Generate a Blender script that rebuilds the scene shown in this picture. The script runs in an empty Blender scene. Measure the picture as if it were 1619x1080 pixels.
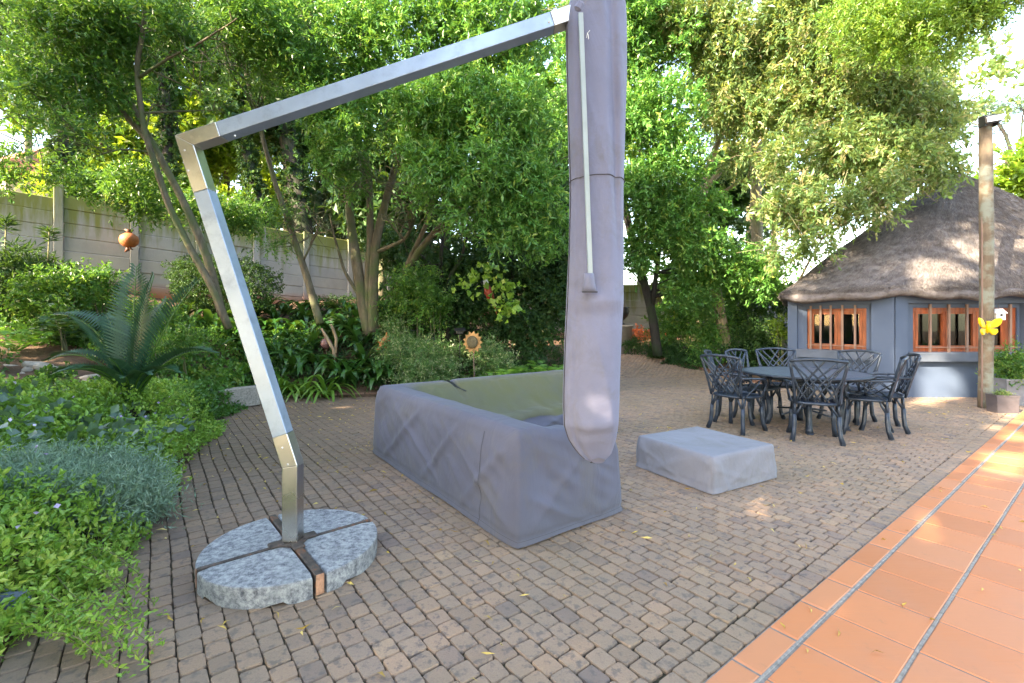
import bpy, math, random
import numpy as np
from mathutils import Vector

random.seed(7); rng = np.random.default_rng(7)
R = math.radians
# ------------------------------------------------------------------ camera, sky, sun, exposure
SC = bpy.context.scene
col = SC.collection
EYE = 1.35; FPX = 739.0; CU = 809.5; HV = 507.0      # eye height; focal length, centre column and horizon row of the photograph
cam_d = bpy.data.cameras.new('camera'); cam = bpy.data.objects.new('camera', cam_d); col.objects.link(cam)
cam.location = (0, 0, EYE); cam.rotation_euler = (R(90), 0, 0)
cam_d.sensor_width = 36; cam_d.lens = FPX/1619*36; cam_d.shift_y = -(540-HV)/1619
cam_d.clip_start = 0.05; cam_d.clip_end = 500
SC.camera = cam
SUN = Vector((-.70, -.54, .47)).normalized()          # towards the sun
sun_el = math.asin(SUN.z); sun_az = math.atan2(SUN.x, SUN.y)
W = bpy.data.worlds.new('World'); SC.world = W; W.use_nodes = True
wn = W.node_tree.nodes; wl = W.node_tree.links
sky = wn.new('ShaderNodeTexSky'); sky.sky_type = 'NISHITA'; sky.sun_disc = False
sky.sun_elevation = sun_el; sky.sun_rotation = sun_az; sky.air_density = 1.0; sky.dust_density = 1.2; sky.ozone_density = 1.0
wl.new(sky.outputs[0], wn['Background'].inputs[0]); wn['Background'].inputs[1].default_value = 0.15
sd = bpy.data.lights.new('sun', 'SUN'); sd.energy = 3.6; sd.angle = R(.55); sd.color = (1, .90, .74)
so = bpy.data.objects.new('sun', sd); col.objects.link(so)
so.rotation_euler = SUN.to_track_quat('Z', 'Y').to_euler(); so.location = (-20, -10, 15)
SC.view_settings.view_transform = 'Standard'; SC.view_settings.look = 'None'
SC.view_settings.exposure = 3.2; SC.view_settings.gamma = 1.0
SC.view_settings.use_curve_mapping = False
SC.view_settings.use_white_balance = True; SC.view_settings.white_balance_temperature = 7800; SC.view_settings.white_balance_tint = 10   # the camera is balanced for shade
SC.cycles.max_bounces = 8; SC.cycles.diffuse_bounces = 6; SC.cycles.transparent_max_bounces = 8
SC.cycles.transmission_bounces = 4; SC.cycles.glossy_bounces = 3; SC.cycles.use_denoising = True

def P(u, v, d): return ((u-CU)/FPX*d, d, EYE+(HV-v)/FPX*d)

# ------------------------------------------------------------------ object helpers
def tag(o, label=None, cat=None, group=None, kind=None):
    if label: o['label'] = label
    if cat: o['category'] = cat
    if group: o['group'] = group
    if kind: o['kind'] = kind
    return o
def empty(name, loc=(0,0,0), rz=0, label=None, cat=None, group=None):
    o = bpy.data.objects.new(name, None); col.objects.link(o)
    o.location = loc; o.rotation_euler = (0, 0, rz); o.empty_display_size = .1
    return tag(o, label, cat, group)
def copy_tree(o, parent=None):
    c = o.copy(); col.objects.link(c); c.parent = parent
    for ch in list(o.children): copy_tree(ch, c)
    return c
class MB:
    def __init__(s): s.v = []; s.f = []; s.n = 0
    def add(s, v, f):
        s.v.append(np.asarray(v, float).reshape(-1, 3)); n = s.n
        s.f += [tuple(i+n for i in q) for q in f]; s.n += len(s.v[-1]); return s
    def mesh(s, name, smooth=False):
        me = bpy.data.meshes.new(name)
        me.from_pydata(np.concatenate(s.v).tolist(), [], s.f)
        if smooth: me.polygons.foreach_set('use_smooth', [True]*len(me.polygons))
        me.update(); return me
    def build(s, name, mat, parent=None, smooth=False, loc=None):
        return link(name, s.mesh(name, smooth), mat, parent, loc)
    # ---- shapes
    def box(s, c, size, rz=0, ry=0, rx=0, bev=0):
        x, y, z = [q/2 for q in size]
        if bev:
            b = bev; v = []; 
            pl = [(-x+b,-y),(x-b,-y),(x,-y+b),(x,y-b),(x-b,y),(-x+b,y),(-x,y-b),(-x,-y+b)]
            pi = [(px*(1-b/x), py*(1-b/y)) for px, py in pl]
            for zz, q in ((-z,pi),(-z+b,pl),(z-b,pl),(z,pi)): v += [(px,py,zz) for px,py in q]
            f = []
            for k in range(3):
                for i in range(8): j=(i+1)%8; f.append((k*8+i,k*8+j,k*8+8+j,k*8+8+i))
            f.append(tuple(range(7,-1,-1))); f.append(tuple(range(24,32)))
        else:
            v = [(a*x,b_*y,c_*z) for c_ in (-1,1) for a,b_ in ((-1,-1),(1,-1),(1,1),(-1,1))]
            f = [(3,2,1,0),(4,5,6,7),(0,1,5,4),(1,2,6,5),(2,3,7,6),(3,0,4,7)]
        v = rotp(np.array(v), rx, ry, rz)+np.array(c)
        return s.add(v, f)
    def prism(s, pts, z0, z1):
        n = len(pts); v = [(p[0],p[1],z0) for p in pts]+[(p[0],p[1],z1) for p in pts]
        f = [(i,(i+1)%n,(i+1)%n+n,i+n) for i in range(n)]+[tuple(range(n-1,-1,-1)), tuple(range(n,2*n))]
        return s.add(v, f)
    def tube(s, pts, rad, n=8, flat=1.0, caps=True, up=(0,0,1), wob=0, seed=0):
        pts = np.asarray(pts, float); m = len(pts)
        rad = np.full(m, rad) if np.isscalar(rad) else np.asarray(rad, float)
        t = np.gradient(pts, axis=0); t /= np.linalg.norm(t, axis=1)[:,None]+1e-9
        u = np.array(up, float)
        if abs(np.dot(u, t[0])) > .95: u = np.array((1., 0, 0))
        V = []
        r_ = np.random.default_rng(seed)
        a = np.arange(n)/n*2*math.pi + (math.pi/4 if n == 4 else 0)
        wb = 1+wob*(r_.random(n)-.5)
        for i in range(m):
            u = u-np.dot(u, t[i])*t[i]; u /= np.linalg.norm(u)+1e-9
            w = np.cross(t[i], u)
            k = wb*(1+wob*.5*(r_.random(n)-.5))
            V.append(pts[i]+rad[i]*(np.outer(np.cos(a)*k, w)+np.outer(np.sin(a)*k, u)*flat))
        f = [(i*n+j, i*n+(j+1)%n, (i+1)*n+(j+1)%n, (i+1)*n+j) for i in range(m-1) for j in range(n)]
        if caps: f += [tuple(range(n-1,-1,-1)), tuple(range((m-1)*n, m*n))]
        return s.add(np.concatenate(V), f)
    def lathe(s, prof, n=20, c=(0,0,0), capb=True, capt=True):
        V = []; a = np.arange(n)/n*2*math.pi
        for r, z in prof: V.append(np.stack([np.cos(a)*r+c[0], np.sin(a)*r+c[1], np.full(n, z+c[2])], 1))
        m = len(prof)
        f = [(i*n+j, i*n+(j+1)%n, (i+1)*n+(j+1)%n, (i+1)*n+j) for i in range(m-1) for j in range(n)]
        if capb: f.append(tuple(range(n-1,-1,-1)))
        if capt: f.append(tuple(range((m-1)*n, m*n)))
        return s.add(np.concatenate(V), f)
def rotp(v, rx=0, ry=0, rz=0):
    for ang, (i, j) in ((rx,(1,2)),(ry,(2,0)),(rz,(0,1))):
        if ang:
            c, sn_ = math.cos(ang), math.sin(ang); a, b = v[:,i].copy(), v[:,j].copy()
            v[:,i] = a*c-b*sn_; v[:,j] = a*sn_+b*c
    return v
def link(name, me, mat, parent=None, loc=None):
    if mat is not None and not len(me.materials): me.materials.append(mat)
    o = bpy.data.objects.new(name, me); col.objects.link(o)
    if parent is not None: o.parent = parent
    if loc is not None: o.location = loc
    return o
def quads(name, V, mat, parent=None, tint=None, smooth=False, nv=4, loc=None, F=None):
    """V (N,nv,3): N separate polygons of nv corners as one mesh; F: optional index pattern per item (k,4)"""
    N = V.shape[0]; me = bpy.data.meshes.new(name)
    me.vertices.add(N*nv); me.vertices.foreach_set('co', V.reshape(-1).astype(np.float32))
    if F is None: F = np.arange(nv)[None]
    F = np.asarray(F); k, c = F.shape
    idx = (np.arange(N)[:,None,None]*nv + F[None]).reshape(-1)
    me.loops.add(len(idx)); me.loops.foreach_set('vertex_index', idx.astype(np.int32))
    me.polygons.add(N*k); me.polygons.foreach_set('loop_start', np.arange(0, N*k*c, c, dtype=np.int32))
    if tint is not None:
        at = me.attributes.new('tint', 'FLOAT', 'FACE'); at.data.foreach_set('value', np.repeat(tint, k).astype(np.float32))
    me.polygons.foreach_set('use_smooth', np.full(N*k, bool(smooth)))
    me.update(calc_edges=True)
    return link(name, me, mat, parent, loc)
def nrm(a): return a/(np.linalg.norm(a, axis=-1, keepdims=True)+1e-9)
_K = np.random.default_rng(3).normal(size=(9,3)); _PH = np.random.default_rng(4).random(9)*6.28
def sn(p, s=1.0):      # smooth pseudo noise about -1..1
    return np.sin(np.asarray(p)@(_K.T*s)+_PH).sum(-1)/3.6

# ------------------------------------------------------------------ materials
class NT:
    def __init__(s, name):
        s.m = bpy.data.materials.new(name); s.m.use_nodes = True; s.t = s.m.node_tree; s.n = s.t.nodes
        s.b = s.n['Principled BSDF']; s.out = s.n['Material Output']
    def new(s, ty, **k):
        n = s.n.new(ty)
        for a, b in k.items():
            if hasattr(n, a) and not a[0].isupper(): setattr(n, a, b)
        return n
    def l(s, a, b): s.t.links.new(a, b)
    def coord(s, kind='Object', scale=None):
        if kind == 'World': o = s.new('ShaderNodeNewGeometry').outputs['Position']
        else: o = s.new('ShaderNodeTexCoord').outputs[kind]
        if scale is not None:
            mp = s.new('ShaderNodeMapping'); mp.inputs['Scale'].default_value = scale if hasattr(scale, '__len__') else (scale,)*3
            s.l(o, mp.inputs[0]); o = mp.outputs[0]
        return o
    def noise(s, co, scale, detail=4, rough=.55, dist=0):
        n = s.new('ShaderNodeTexNoise'); n.inputs['Scale'].default_value = scale; n.inputs['Detail'].default_value = detail
        n.inputs['Roughness'].default_value = rough; n.inputs['Distortion'].default_value = dist
        s.l(co, n.inputs['Vector']); return n.outputs['Fac']
    def ramp(s, fac, stops):
        r = s.new('ShaderNodeValToRGB'); e = r.color_ramp.elements
        while len(e) < len(stops): e.new(.5)
        for i, (p, c) in enumerate(stops):
            e[i].position = p; e[i].color = (*c, 1) if len(c) == 3 else c
        s.l(fac, r.inputs[0]); return r.outputs[0]
    def mix(s, fac, a, b, mode='MIX'):
        m = s.new('ShaderNodeMix', data_type='RGBA', blend_type=mode)
        for sock, v in ((m.inputs[0], fac), (m.inputs[6], a), (m.inputs[7], b)):
            if hasattr(v, 'is_output') or hasattr(v, 'links'): s.l(v, sock)
            else: sock.default_value = v if not hasattr(v, '__len__') else (*v, 1) if len(v) == 3 else v
        return m.outputs[2]
    def math(s, op, a, b=0.0):
        m = s.new('ShaderNodeMath', operation=op)
        for sock, v in ((m.inputs[0], a), (m.inputs[1], b)):
            if hasattr(v, 'links'): s.l(v, sock)
            else: sock.default_value = v
        return m.outputs[0]
    def bump(s, h, strength=.3, dist=.02):
        b = s.new('ShaderNodeBump'); b.inputs['Strength'].default_value = strength; b.inputs['Distance'].default_value = dist
        s.l(h, b.inputs['Height']); s.l(b.outputs[0], s.b.inputs['Normal']); return b
    def col(s, c):
        if hasattr(c, 'links'): s.l(c, s.b.inputs['Base Color'])
        else: s.b.inputs['Base Color'].default_value = (*c, 1)
    def rough(s, r): s.b.inputs['Roughness'].default_value = r

def simple(name, c, rough=.6, metal=0, var=.18, scale=8, bump=.15, spec=.5, co='Object', bd=.01):
    t = NT(name); cc = t.coord(co)
    n = t.noise(cc, scale, 6)
    lo = tuple(x*(1-var) for x in c); hi = tuple(min(1, x*(1+var)) for x in c)
    t.col(t.ramp(n, [(.3, lo), (.7, hi)])); t.rough(rough); t.b.inputs['Metallic'].default_value = metal
    t.b.inputs['Specular IOR Level'].default_value = spec
    if bump: t.bump(t.noise(cc, scale*5, 4), bump, bd)
    return t.m

def leafmat(name, stops, rough=.36, trans=.42, spec=.6, tcol=None):
    t = NT(name)
    a = t.new('ShaderNodeAttribute', attribute_name='tint', attribute_type='GEOMETRY')
    c = t.ramp(a.outputs['Fac'], stops)
    t.col(c); t.rough(rough); t.b.inputs['Specular IOR Level'].default_value = spec
    tr = t.new('ShaderNodeBsdfTranslucent')
    hs = t.mix(.6, c, tcol or (.19, .34, .03))
    t.l(hs, tr.inputs[0])
    mx = t.new('ShaderNodeMixShader'); mx.inputs[0].default_value = trans
    t.l(t.b.outputs[0], mx.inputs[1]); t.l(tr.outputs[0], mx.inputs[2]); t.l(mx.outputs[0], t.out.inputs[0])
    return t.m

M = {}
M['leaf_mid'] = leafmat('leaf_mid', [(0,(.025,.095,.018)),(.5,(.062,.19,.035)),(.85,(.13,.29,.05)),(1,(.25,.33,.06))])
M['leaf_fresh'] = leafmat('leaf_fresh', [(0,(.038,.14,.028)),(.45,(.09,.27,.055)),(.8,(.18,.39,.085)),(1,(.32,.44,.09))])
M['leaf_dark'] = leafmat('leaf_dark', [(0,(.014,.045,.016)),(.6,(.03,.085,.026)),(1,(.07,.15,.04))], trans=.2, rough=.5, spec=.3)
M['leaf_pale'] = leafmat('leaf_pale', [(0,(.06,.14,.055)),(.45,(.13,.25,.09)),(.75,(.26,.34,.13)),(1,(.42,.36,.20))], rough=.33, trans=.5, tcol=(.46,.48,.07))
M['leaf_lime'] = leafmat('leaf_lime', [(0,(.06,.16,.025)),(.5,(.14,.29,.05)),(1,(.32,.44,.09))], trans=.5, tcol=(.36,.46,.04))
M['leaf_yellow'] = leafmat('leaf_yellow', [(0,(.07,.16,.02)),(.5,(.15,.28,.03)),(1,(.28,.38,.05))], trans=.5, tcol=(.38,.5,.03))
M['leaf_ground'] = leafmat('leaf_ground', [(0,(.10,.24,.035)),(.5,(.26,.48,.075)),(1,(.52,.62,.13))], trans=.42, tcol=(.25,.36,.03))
M['leaf_silver'] = leafmat('leaf_silver', [(0,(.11,.20,.13)),(.6,(.19,.30,.20)),(1,(.34,.42,.32))], rough=.7, trans=.15)
M['leaf_fern'] = leafmat('leaf_fern', [(0,(.06,.19,.03)),(.5,(.13,.32,.045)),(1,(.24,.44,.07))], trans=.45)
M['leaf_var'] = leafmat('leaf_var', [(0,(.05,.14,.035)),(.6,(.12,.25,.07)),(.72,(.26,.34,.14)),(1,(.46,.48,.28))], trans=.25)
M['leaf_blue'] = leafmat('leaf_blue', [(0,(.06,.12,.09)),(1,(.14,.22,.15))], trans=.3)
M['cycad'] = leafmat('cycad', [(0,(.013,.050,.026)),(.6,(.026,.085,.046)),(1,(.06,.14,.075))], rough=.42, trans=.06, spec=.45)
M['strap'] = leafmat('strap', [(0,(.016,.062,.014)),(.6,(.032,.11,.02)),(1,(.075,.18,.03))], rough=.28, trans=.18)
M['strap_lime'] = leafmat('strap_lime', [(0,(.05,.14,.02)),(.6,(.11,.24,.03)),(1,(.20,.34,.05))], rough=.3, trans=.25)
M['litter'] = leafmat('litter', [(0,(.30,.15,.03)),(.5,(.50,.33,.06)),(1,(.68,.50,.16))], rough=.6, trans=.1)
M['stem'] = simple('stem', (.16,.15,.06), .7)
def bark(name, c1, c2, c3, sc=6):
    t = NT(name); co = t.coord('World', (1,1,.25))
    n = t.noise(co, sc*2, 8, .7); n2 = t.noise(t.coord('World'), 2.2, 4)
    c = t.ramp(n, [(.3, c1), (.62, c2)]); c = t.mix(t.ramp(n2, [(.45,(0,0,0)),(.62,(1,1,1))]), c, c3)
    t.col(c); t.rough(.85); t.bump(n, .8, .03); return t.m
M['bark'] = bark('bark', (.06,.05,.035), (.17,.14,.095), (.085,.11,.04))
M['bark_dark'] = bark('bark_dark', (.010,.009,.009), (.035,.03,.025), (.02,.035,.012))
M['bark_pale'] = bark('bark_pale', (.16,.13,.09), (.36,.30,.21), (.2,.2,.1))

def soil():
    t = NT('soil'); co = t.coord('World'); n = t.noise(co, 5, 8, .65); n2 = t.noise(co, 40, 4)
    c = t.ramp(n, [(.3,(.05,.03,.018)),(.55,(.11,.062,.035)),(.75,(.17,.11,.07))]); t.col(c); t.rough(.95)
    t.bump(t.math('ADD', n, n2), .8, .03); return t.m
M['soil'] = soil()
def joint():
    t = NT('joint'); co = t.coord('World'); n = t.noise(co, 2.0, 5, .6); n2 = t.noise(co, 60, 3)
    c = t.ramp(n, [(.4,(.025,.018,.013)),(.62,(.055,.045,.018))]); t.col(t.mix(t.ramp(n2,[(.5,(0,0,0)),(.7,(.6,.6,.6))]), c, (.09,.07,.035))); t.rough(.95)
    return t.m
M['joint'] = joint()
def paver():
    t = NT('paver'); co = t.coord('World')
    ri = t.new('ShaderNodeNewGeometry').outputs['Random Per Island']; ro = t.new('ShaderNodeObjectInfo').outputs['Random']
    r = t.math('FRACT', t.math('ADD', ri, ro))
    base = t.ramp(r, [(0,(.31,.205,.145)),(.3,(.39,.26,.18)),(.55,(.33,.23,.17)),(.8,(.44,.275,.18)),(.93,(.23,.165,.14)),(1,(.48,.31,.195))])
    blot = t.noise(co, 22, 5, .62); fine = t.noise(co, 140, 4, .7)
    c = t.mix(t.ramp(blot, [(.52,(0,0,0)),(.64,(.75,.75,.75))]), base, (.12,.10,.10))
    c = t.mix(t.ramp(fine, [(.35,(.35,.35,.35)),(.58,(0,0,0))]), c, (.18,.13,.10))
    big = t.noise(co, .55, 4, .6)
    c = t.mix(t.ramp(big, [(.42,(0,0,0)),(.70,(.5,.5,.5))]), c, (.19,.155,.095))
    # damp, dirtier paving beside the planted bed
    sx = t.new('ShaderNodeSeparateXYZ'); t.l(co, sx.inputs[0])
    q = t.math('ADD', t.math('MULTIPLY', sx.outputs[0], -1), t.math('MULTIPLY', big, 1.0))
    mr = t.new('ShaderNodeMapRange'); mr.inputs[1].default_value = .9; mr.inputs[2].default_value = 3.2; t.l(q, mr.inputs[0])
    c = t.mix(t.math('MULTIPLY', mr.outputs[0], .62), c, (.115,.08,.055))
    t.col(c); t.rough(.72); t.b.inputs['Specular IOR Level'].default_value = .35
    t.bump(t.math('ADD', t.math('MULTIPLY', blot, 1.5), fine), .7, .006); return t.m
M['paver'] = paver()
def terracotta():
    t = NT('terracotta'); co = t.coord('World')
    ri = t.new('ShaderNodeNewGeometry').outputs['Random Per Island']; ro = t.new('ShaderNodeObjectInfo').outputs['Random']
    r = t.math('FRACT', t.math('ADD', ri, ro))
    base = t.ramp(r, [(0,(.52,.175,.066)),(.35,(.60,.205,.078)),(.7,(.64,.22,.085)),(1,(.58,.23,.108))])
    mp = t.new('ShaderNodeMapping'); mp.inputs['Rotation'].default_value = (0,0,-.62); mp.inputs['Scale'].default_value = (4,60,4); t.l(co, mp.inputs[0])
    wv = t.noise(mp.outputs[0], 1.3, 6, .6, .4); bl = t.noise(co, 3, 5)
    c = t.mix(t.ramp(wv, [(.35,(0,0,0)),(.75,(.35,.35,.35))]), base, (.60,.23,.105))
    c = t.mix(t.ramp(bl, [(.5,(0,0,0)),(.75,(.4,.4,.4))]), c, (.52,.225,.125))
    sp = t.noise(co, 14, 7, .75); c = t.mix(t.ramp(sp, [(.58,(0,0,0)),(.72,(.35,.35,.35))]), c, (.33,.16,.09))
    t.col(c); t.rough(.55); t.bump(wv, .25, .004); return t.m
M['terracotta'] = terracotta()
M['joint_dark'] = simple('joint_mortar', (.23,.20,.175), .95, var=.3, scale=40, co='World')
M['grout'] = simple('grout', (.31,.275,.24), .9, var=.35, scale=40, bump=.5, co='World')
M['kerb_brick'] = simple('kerb_brick', (.22,.12,.085), .85, var=.35, scale=6, bump=.5, co='World')
def canvas(name, base, green=0, warm=0):
    t = NT(name); co = t.coord('World'); n = t.noise(co, 1.6, 6, .6); n2 = t.noise(co, 9, 6, .6); w = t.noise(co, 260, 2)
    lo = tuple(x*.80 for x in base); c = t.ramp(n, [(.3, lo), (.7, base)])
    c = t.mix(t.ramp(n2, [(.5,(0,0,0)),(.75,(.28,.28,.28))]), c, tuple(x*.62 for x in base))
    if green:
        a = t.new('ShaderNodeAttribute', attribute_name='alg', attribute_type='GEOMETRY')
        g = t.math('MULTIPLY', a.outputs['Fac'], t.ramp(n, [(.2,(.55,.55,.55)),(.6,(1,1,1))]))
        c = t.mix(g, c, (.105,.105,.045))
    d_ = t.noise(co, 3.3, 8, .7, .5); c = t.mix(t.ramp(d_, [(.52,(0,0,0)),(.68,(.38,.38,.38))]), c, (.13,.115,.095))
    t.col(c); t.rough(.75); t.b.inputs['Specular IOR Level'].default_value = .3; t.b.inputs['Sheen Weight'].default_value = .1
    wr = t.noise(t.coord('World', (1,1,.6)), 3.2, 6, .6, 1.2)
    t.bump(t.math('ADD', t.math('MULTIPLY', wr, 2.4), t.math('MULTIPLY', w, .03)), .3, .018); return t.m
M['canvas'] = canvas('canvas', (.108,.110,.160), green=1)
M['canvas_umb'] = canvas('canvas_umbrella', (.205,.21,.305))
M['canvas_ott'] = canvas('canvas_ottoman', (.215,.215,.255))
M['thread'] = simple('thread', (.05,.045,.05), .9, bump=0)
M['cord'] = simple('cord', (.75,.73,.68), .8)
def metal(name, c, rough, brushed=True):
    t = NT(name); co = t.coord('World'); n = t.noise(co, 3, 3)
    n2 = t.noise(t.coord('Object'), 5, 5)
    t.col(t.mix(t.ramp(t.noise(co, 9, 7, .75), [(.52,(0,0,0)),(.72,(.5,.5,.5))]), t.ramp(n2, [(.3, tuple(x*.82 for x in c)), (.7, c)]), tuple(x*.5 for x in c))); t.b.inputs['Metallic'].default_value = 1
    rr = t.ramp(n, [(.3,(rough*.8,)*3),(.7,(rough*1.25,)*3)]); t.l(rr, t.b.inputs['Roughness']); t.b.inputs['Metallic'].default_value = .55 if c[2] < .56 else 1; return t.m
M['alu'] = metal('aluminium', (.34,.42,.55), .42)  # blue base colour stands in for the sky mirrored in the tube
M['steel'] = metal('steel', (.64,.62,.58), .30)
M['rod'] = simple('rod_paint', (.33,.39,.41), .4, var=.08)
def rusty():
    t = NT('rusty'); co = t.coord('World'); n = t.noise(co, 14, 6, .65)
    t.col(t.ramp(n, [(.35,(.05,.04,.036)),(.55,(.12,.09,.075)),(.68,(.30,.11,.045))])); t.rough(.6); t.b.inputs['Metallic'].default_value = .4; t.bump(n, .3, .004); return t.m
M['rusty'] = rusty()
M['rust_paint'] = simple('rust_end', (.40,.20,.12), .8, var=.5, scale=30, co='World')
def granite():
    t = NT('granite'); co = t.coord('World'); n = t.noise(co, 32, 8, .78); n2 = t.noise(co, 6, 4)
    mp = t.coord('World', (1,.6,1)); v = t.noise(mp, 70, 6, .8)
    c = t.ramp(n, [(.36,(.09,.095,.11)),(.48,(.31,.31,.325)),(.60,(.54,.54,.53))]); c = t.mix(t.ramp(v,[(.5,(0,0,0)),(.72,(.6,.6,.6))]), c, (.13,.14,.17))
    c = t.mix(t.ramp(n2,[(.45,(0,0,0)),(.7,(.35,.35,.35))]), c, (.36,.37,.36))
    t.col(c); t.rough(.85); t.bump(t.math('ADD', n, v), 1.0, .012); return t.m
M['granite'] = granite()
def castalu():
    t = NT('cast_aluminium'); co = t.coord('Object'); n = t.noise(co, 18, 5)
    t.col(t.ramp(n, [(.3,(.018,.028,.045)),(.62,(.032,.048,.078)),(.8,(.08,.09,.12))])); t.rough(.42); t.b.inputs['Metallic'].default_value = .25
    t.b.inputs['Specular IOR Level'].default_value = .6; t.bump(t.noise(co, 90, 3), .3, .003); return t.m
M['cast'] = castalu(); M['cast_top'] = simple('table_top_paint', (.085,.105,.15), .38, var=.25, scale=14, spec=.6)  # table top: same cast metal, lighter blue grey stands in for reflected sky
def wallpaint():
    t = NT('wall_paint'); co = t.coord('World'); n = t.noise(co, 1.3, 6); n2 = t.noise(co, 45, 4); 
    t.col(t.ramp(n, [(.3,(.054,.082,.140)),(.7,(.074,.106,.172))])); t.rough(.8); t.bump(n2, .25, .004); return t.m
M['wall'] = wallpaint()
M['sill'] = simple('sill_paint', (.085,.105,.145), .7, scale=3, co='World')
def wood(name, c1, c2, rough=.4):
    t = NT(name); co = t.coord('World', (1,1,.2)); n = t.noise(co, 18, 6, .6, .5)
    t.col(t.ramp(n, [(.3,c1),(.7,c2)])); t.rough(rough); t.bump(n, .2, .004); return t.m
M['wood_red'] = wood('wood_red', (.14,.035,.015), (.34,.085,.03))
M['bar'] = wood('bar_paint', (.16,.10,.085), (.25,.16,.13), .5)
def glass():
    t = NT('window_glass'); g = t.new('ShaderNodeBsdfGlossy'); g.inputs['Roughness'].default_value = .02
    tr = t.new('ShaderNodeBsdfTransparent'); tr.inputs[0].default_value = (.75,.8,.8,1)
    fr = t.new('ShaderNodeFresnel'); fr.inputs[0].default_value = 1.33
    mx = t.new('ShaderNodeMixShader'); t.l(fr.outputs[0], mx.inputs[0]); t.l(tr.outputs[0], mx.inputs[1]); t.l(g.outputs[0], mx.inputs[2]); t.l(mx.outputs[0], t.out.inputs[0]); return t.m
M['glass'] = glass()
M['room'] = simple('room_paint', (.06,.055,.05), .8)
M['blue_cloth'] = simple('blue_cloth', (.03,.10,.28), .6)
def thatch(name, strand=False):
    t = NT(name); co = t.coord('World')
    n = t.noise(co, 1.1, 8, .68); st = t.noise(t.coord('World', (1,1,.4)), 70, 6, .8); n3 = t.noise(co, 7, 6, .7)
    c = t.ramp(n, [(.3,(.19,.175,.18)),(.5,(.265,.245,.255)),(.7,(.35,.33,.34))])
    c = t.mix(t.ramp(n3, [(.38,(.75,.75,.75)),(.58,(0,0,0))]), c, (.12,.10,.10))
    if strand:
        a = t.new('ShaderNodeAttribute', attribute_name='tint', attribute_type='GEOMETRY')
        c = t.mix(.55, c, t.ramp(a.outputs['Fac'], [(0,(.08,.07,.065)),(.5,(.22,.20,.20)),(1,(.42,.38,.35))]))
    t.col(c); t.rough(.95); t.b.inputs['Specular IOR Level'].default_value = .15
    t.bump(t.math('ADD', st, n3), 1.0, .04); return t.m
M['thatch'] = thatch('thatch'); M['straw'] = thatch('straw', True)
M['thatch_under'] = simple('thatch_edge', (.16,.12,.085), .95, var=.4, scale=30, bump=.8, co='World', bd=.03)
def concrete():
    t = NT('precast_concrete'); co = t.coord('World'); n = t.noise(co, 1.5, 6, .6); n2 = t.noise(co, 30, 5)
    vr = t.noise(t.coord('World', (3,3,.35)), 2.4, 6, .65)
    c = t.ramp(n, [(.3,(.25,.25,.25)),(.7,(.37,.365,.355))])
    rn = t.new('ShaderNodeObjectInfo').outputs['Random']
    c = t.mix(t.math('MULTIPLY', rn, .3), c, (.26,.28,.33))
    sx = t.new('ShaderNodeSeparateXYZ'); t.l(co, sx.inputs[0])
    # moss runs down from the coping; red soil splashed on the foot
    a = t.new('ShaderNodeAttribute', attribute_name='hrel', attribute_type='GEOMETRY')
    mr = t.new('ShaderNodeMapRange'); mr.inputs[1].default_value = 1.15; mr.inputs[2].default_value = 2.15; t.l(t.math('ADD', a.outputs['Fac'], t.math('MULTIPLY', t.math('SUBTRACT', vr, .5), 2.4)), mr.inputs[0])
    mr.inputs[1].default_value = 1.15; mr.inputs[2].default_value = 1.9
    c = t.mix(t.math('MULTIPLY', mr.outputs[0], .9), c, (.15,.17,.025))
    m2 = t.new('ShaderNodeMapRange'); m2.inputs[1].default_value = .55; m2.inputs[2].default_value = .2; t.l(t.math('ADD', a.outputs['Fac'], t.math('MULTIPLY', n, .25)), m2.inputs[0])
    c = t.mix(t.math('MULTIPLY', m2.outputs[0], .9), c, (.40,.13,.045))
    t.col(c); t.rough(.9); t.bump(n2, .5, .006); return t.m
M['concrete'] = concrete()
def pole():
    t = NT('pole_wood'); co = t.coord('World', (1,1,.3)); n = t.noise(co, 14, 7, .65); n2 = t.noise(t.coord('World'), 3.0, 5, .6)
    c = t.ramp(n, [(.3,(.095,.07,.048)),(.7,(.175,.135,.095))]); c = t.mix(t.ramp(n2,[(.47,(0,0,0)),(.58,(.85,.85,.85))]), c, (.20,.225,.19))
    t.col(c); t.rough(.85); t.bump(n, .5, .01); return t.m
M['pole'] = pole()
M['yellow'] = simple('yellow_paint', (.80,.55,.01), .35, var=.1)
M['white'] = simple('white_paint', (.72,.72,.75), .5, var=.06)
M['black'] = simple('black_plastic', (.015,.015,.017), .35, bump=0)
M['led'] = simple('lamp_glass', (.62,.66,.72), .15, var=.05, bump=0)
M['planter'] = simple('planter_plastic', (.085,.075,.085), .45, var=.15)
M['planter_grey'] = simple('planter_grey', (.16,.17,.20), .6, var=.15)
M['clay'] = simple('clay', (.42,.13,.045), .6, var=.25, scale=12)
M['clay_dark'] = simple('clay_dark', (.14,.05,.03), .6, var=.3)
M['sun_petal'] = simple('sunflower_petal', (.34,.19,.075), .7, var=.35)
M['sun_disc'] = simple('sunflower_disc', (.10,.085,.05), .8, var=.5, scale=60)
M['red'] = simple('red_paint', (.28,.03,.02), .4)
M['ball'] = simple('purple_ball', (.20,.10,.10), .25)
M['wood_grey'] = wood('deadwood', (.20,.13,.08), (.38,.27,.17), .8)
M['stone'] = simple('rubble', (.36,.31,.26), .9, var=.35, scale=7, bump=.7, co='World', bd=.02)
M['slate'] = simple('blue_stone', (.13,.16,.22), .8, var=.25, scale=9, bump=.5, co='World')
M['roof_tile'] = simple('roof_tile', (.42,.15,.09), .8, var=.3, scale=12)
M['plaster'] = simple('plaster', (.62,.50,.40), .9)
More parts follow.
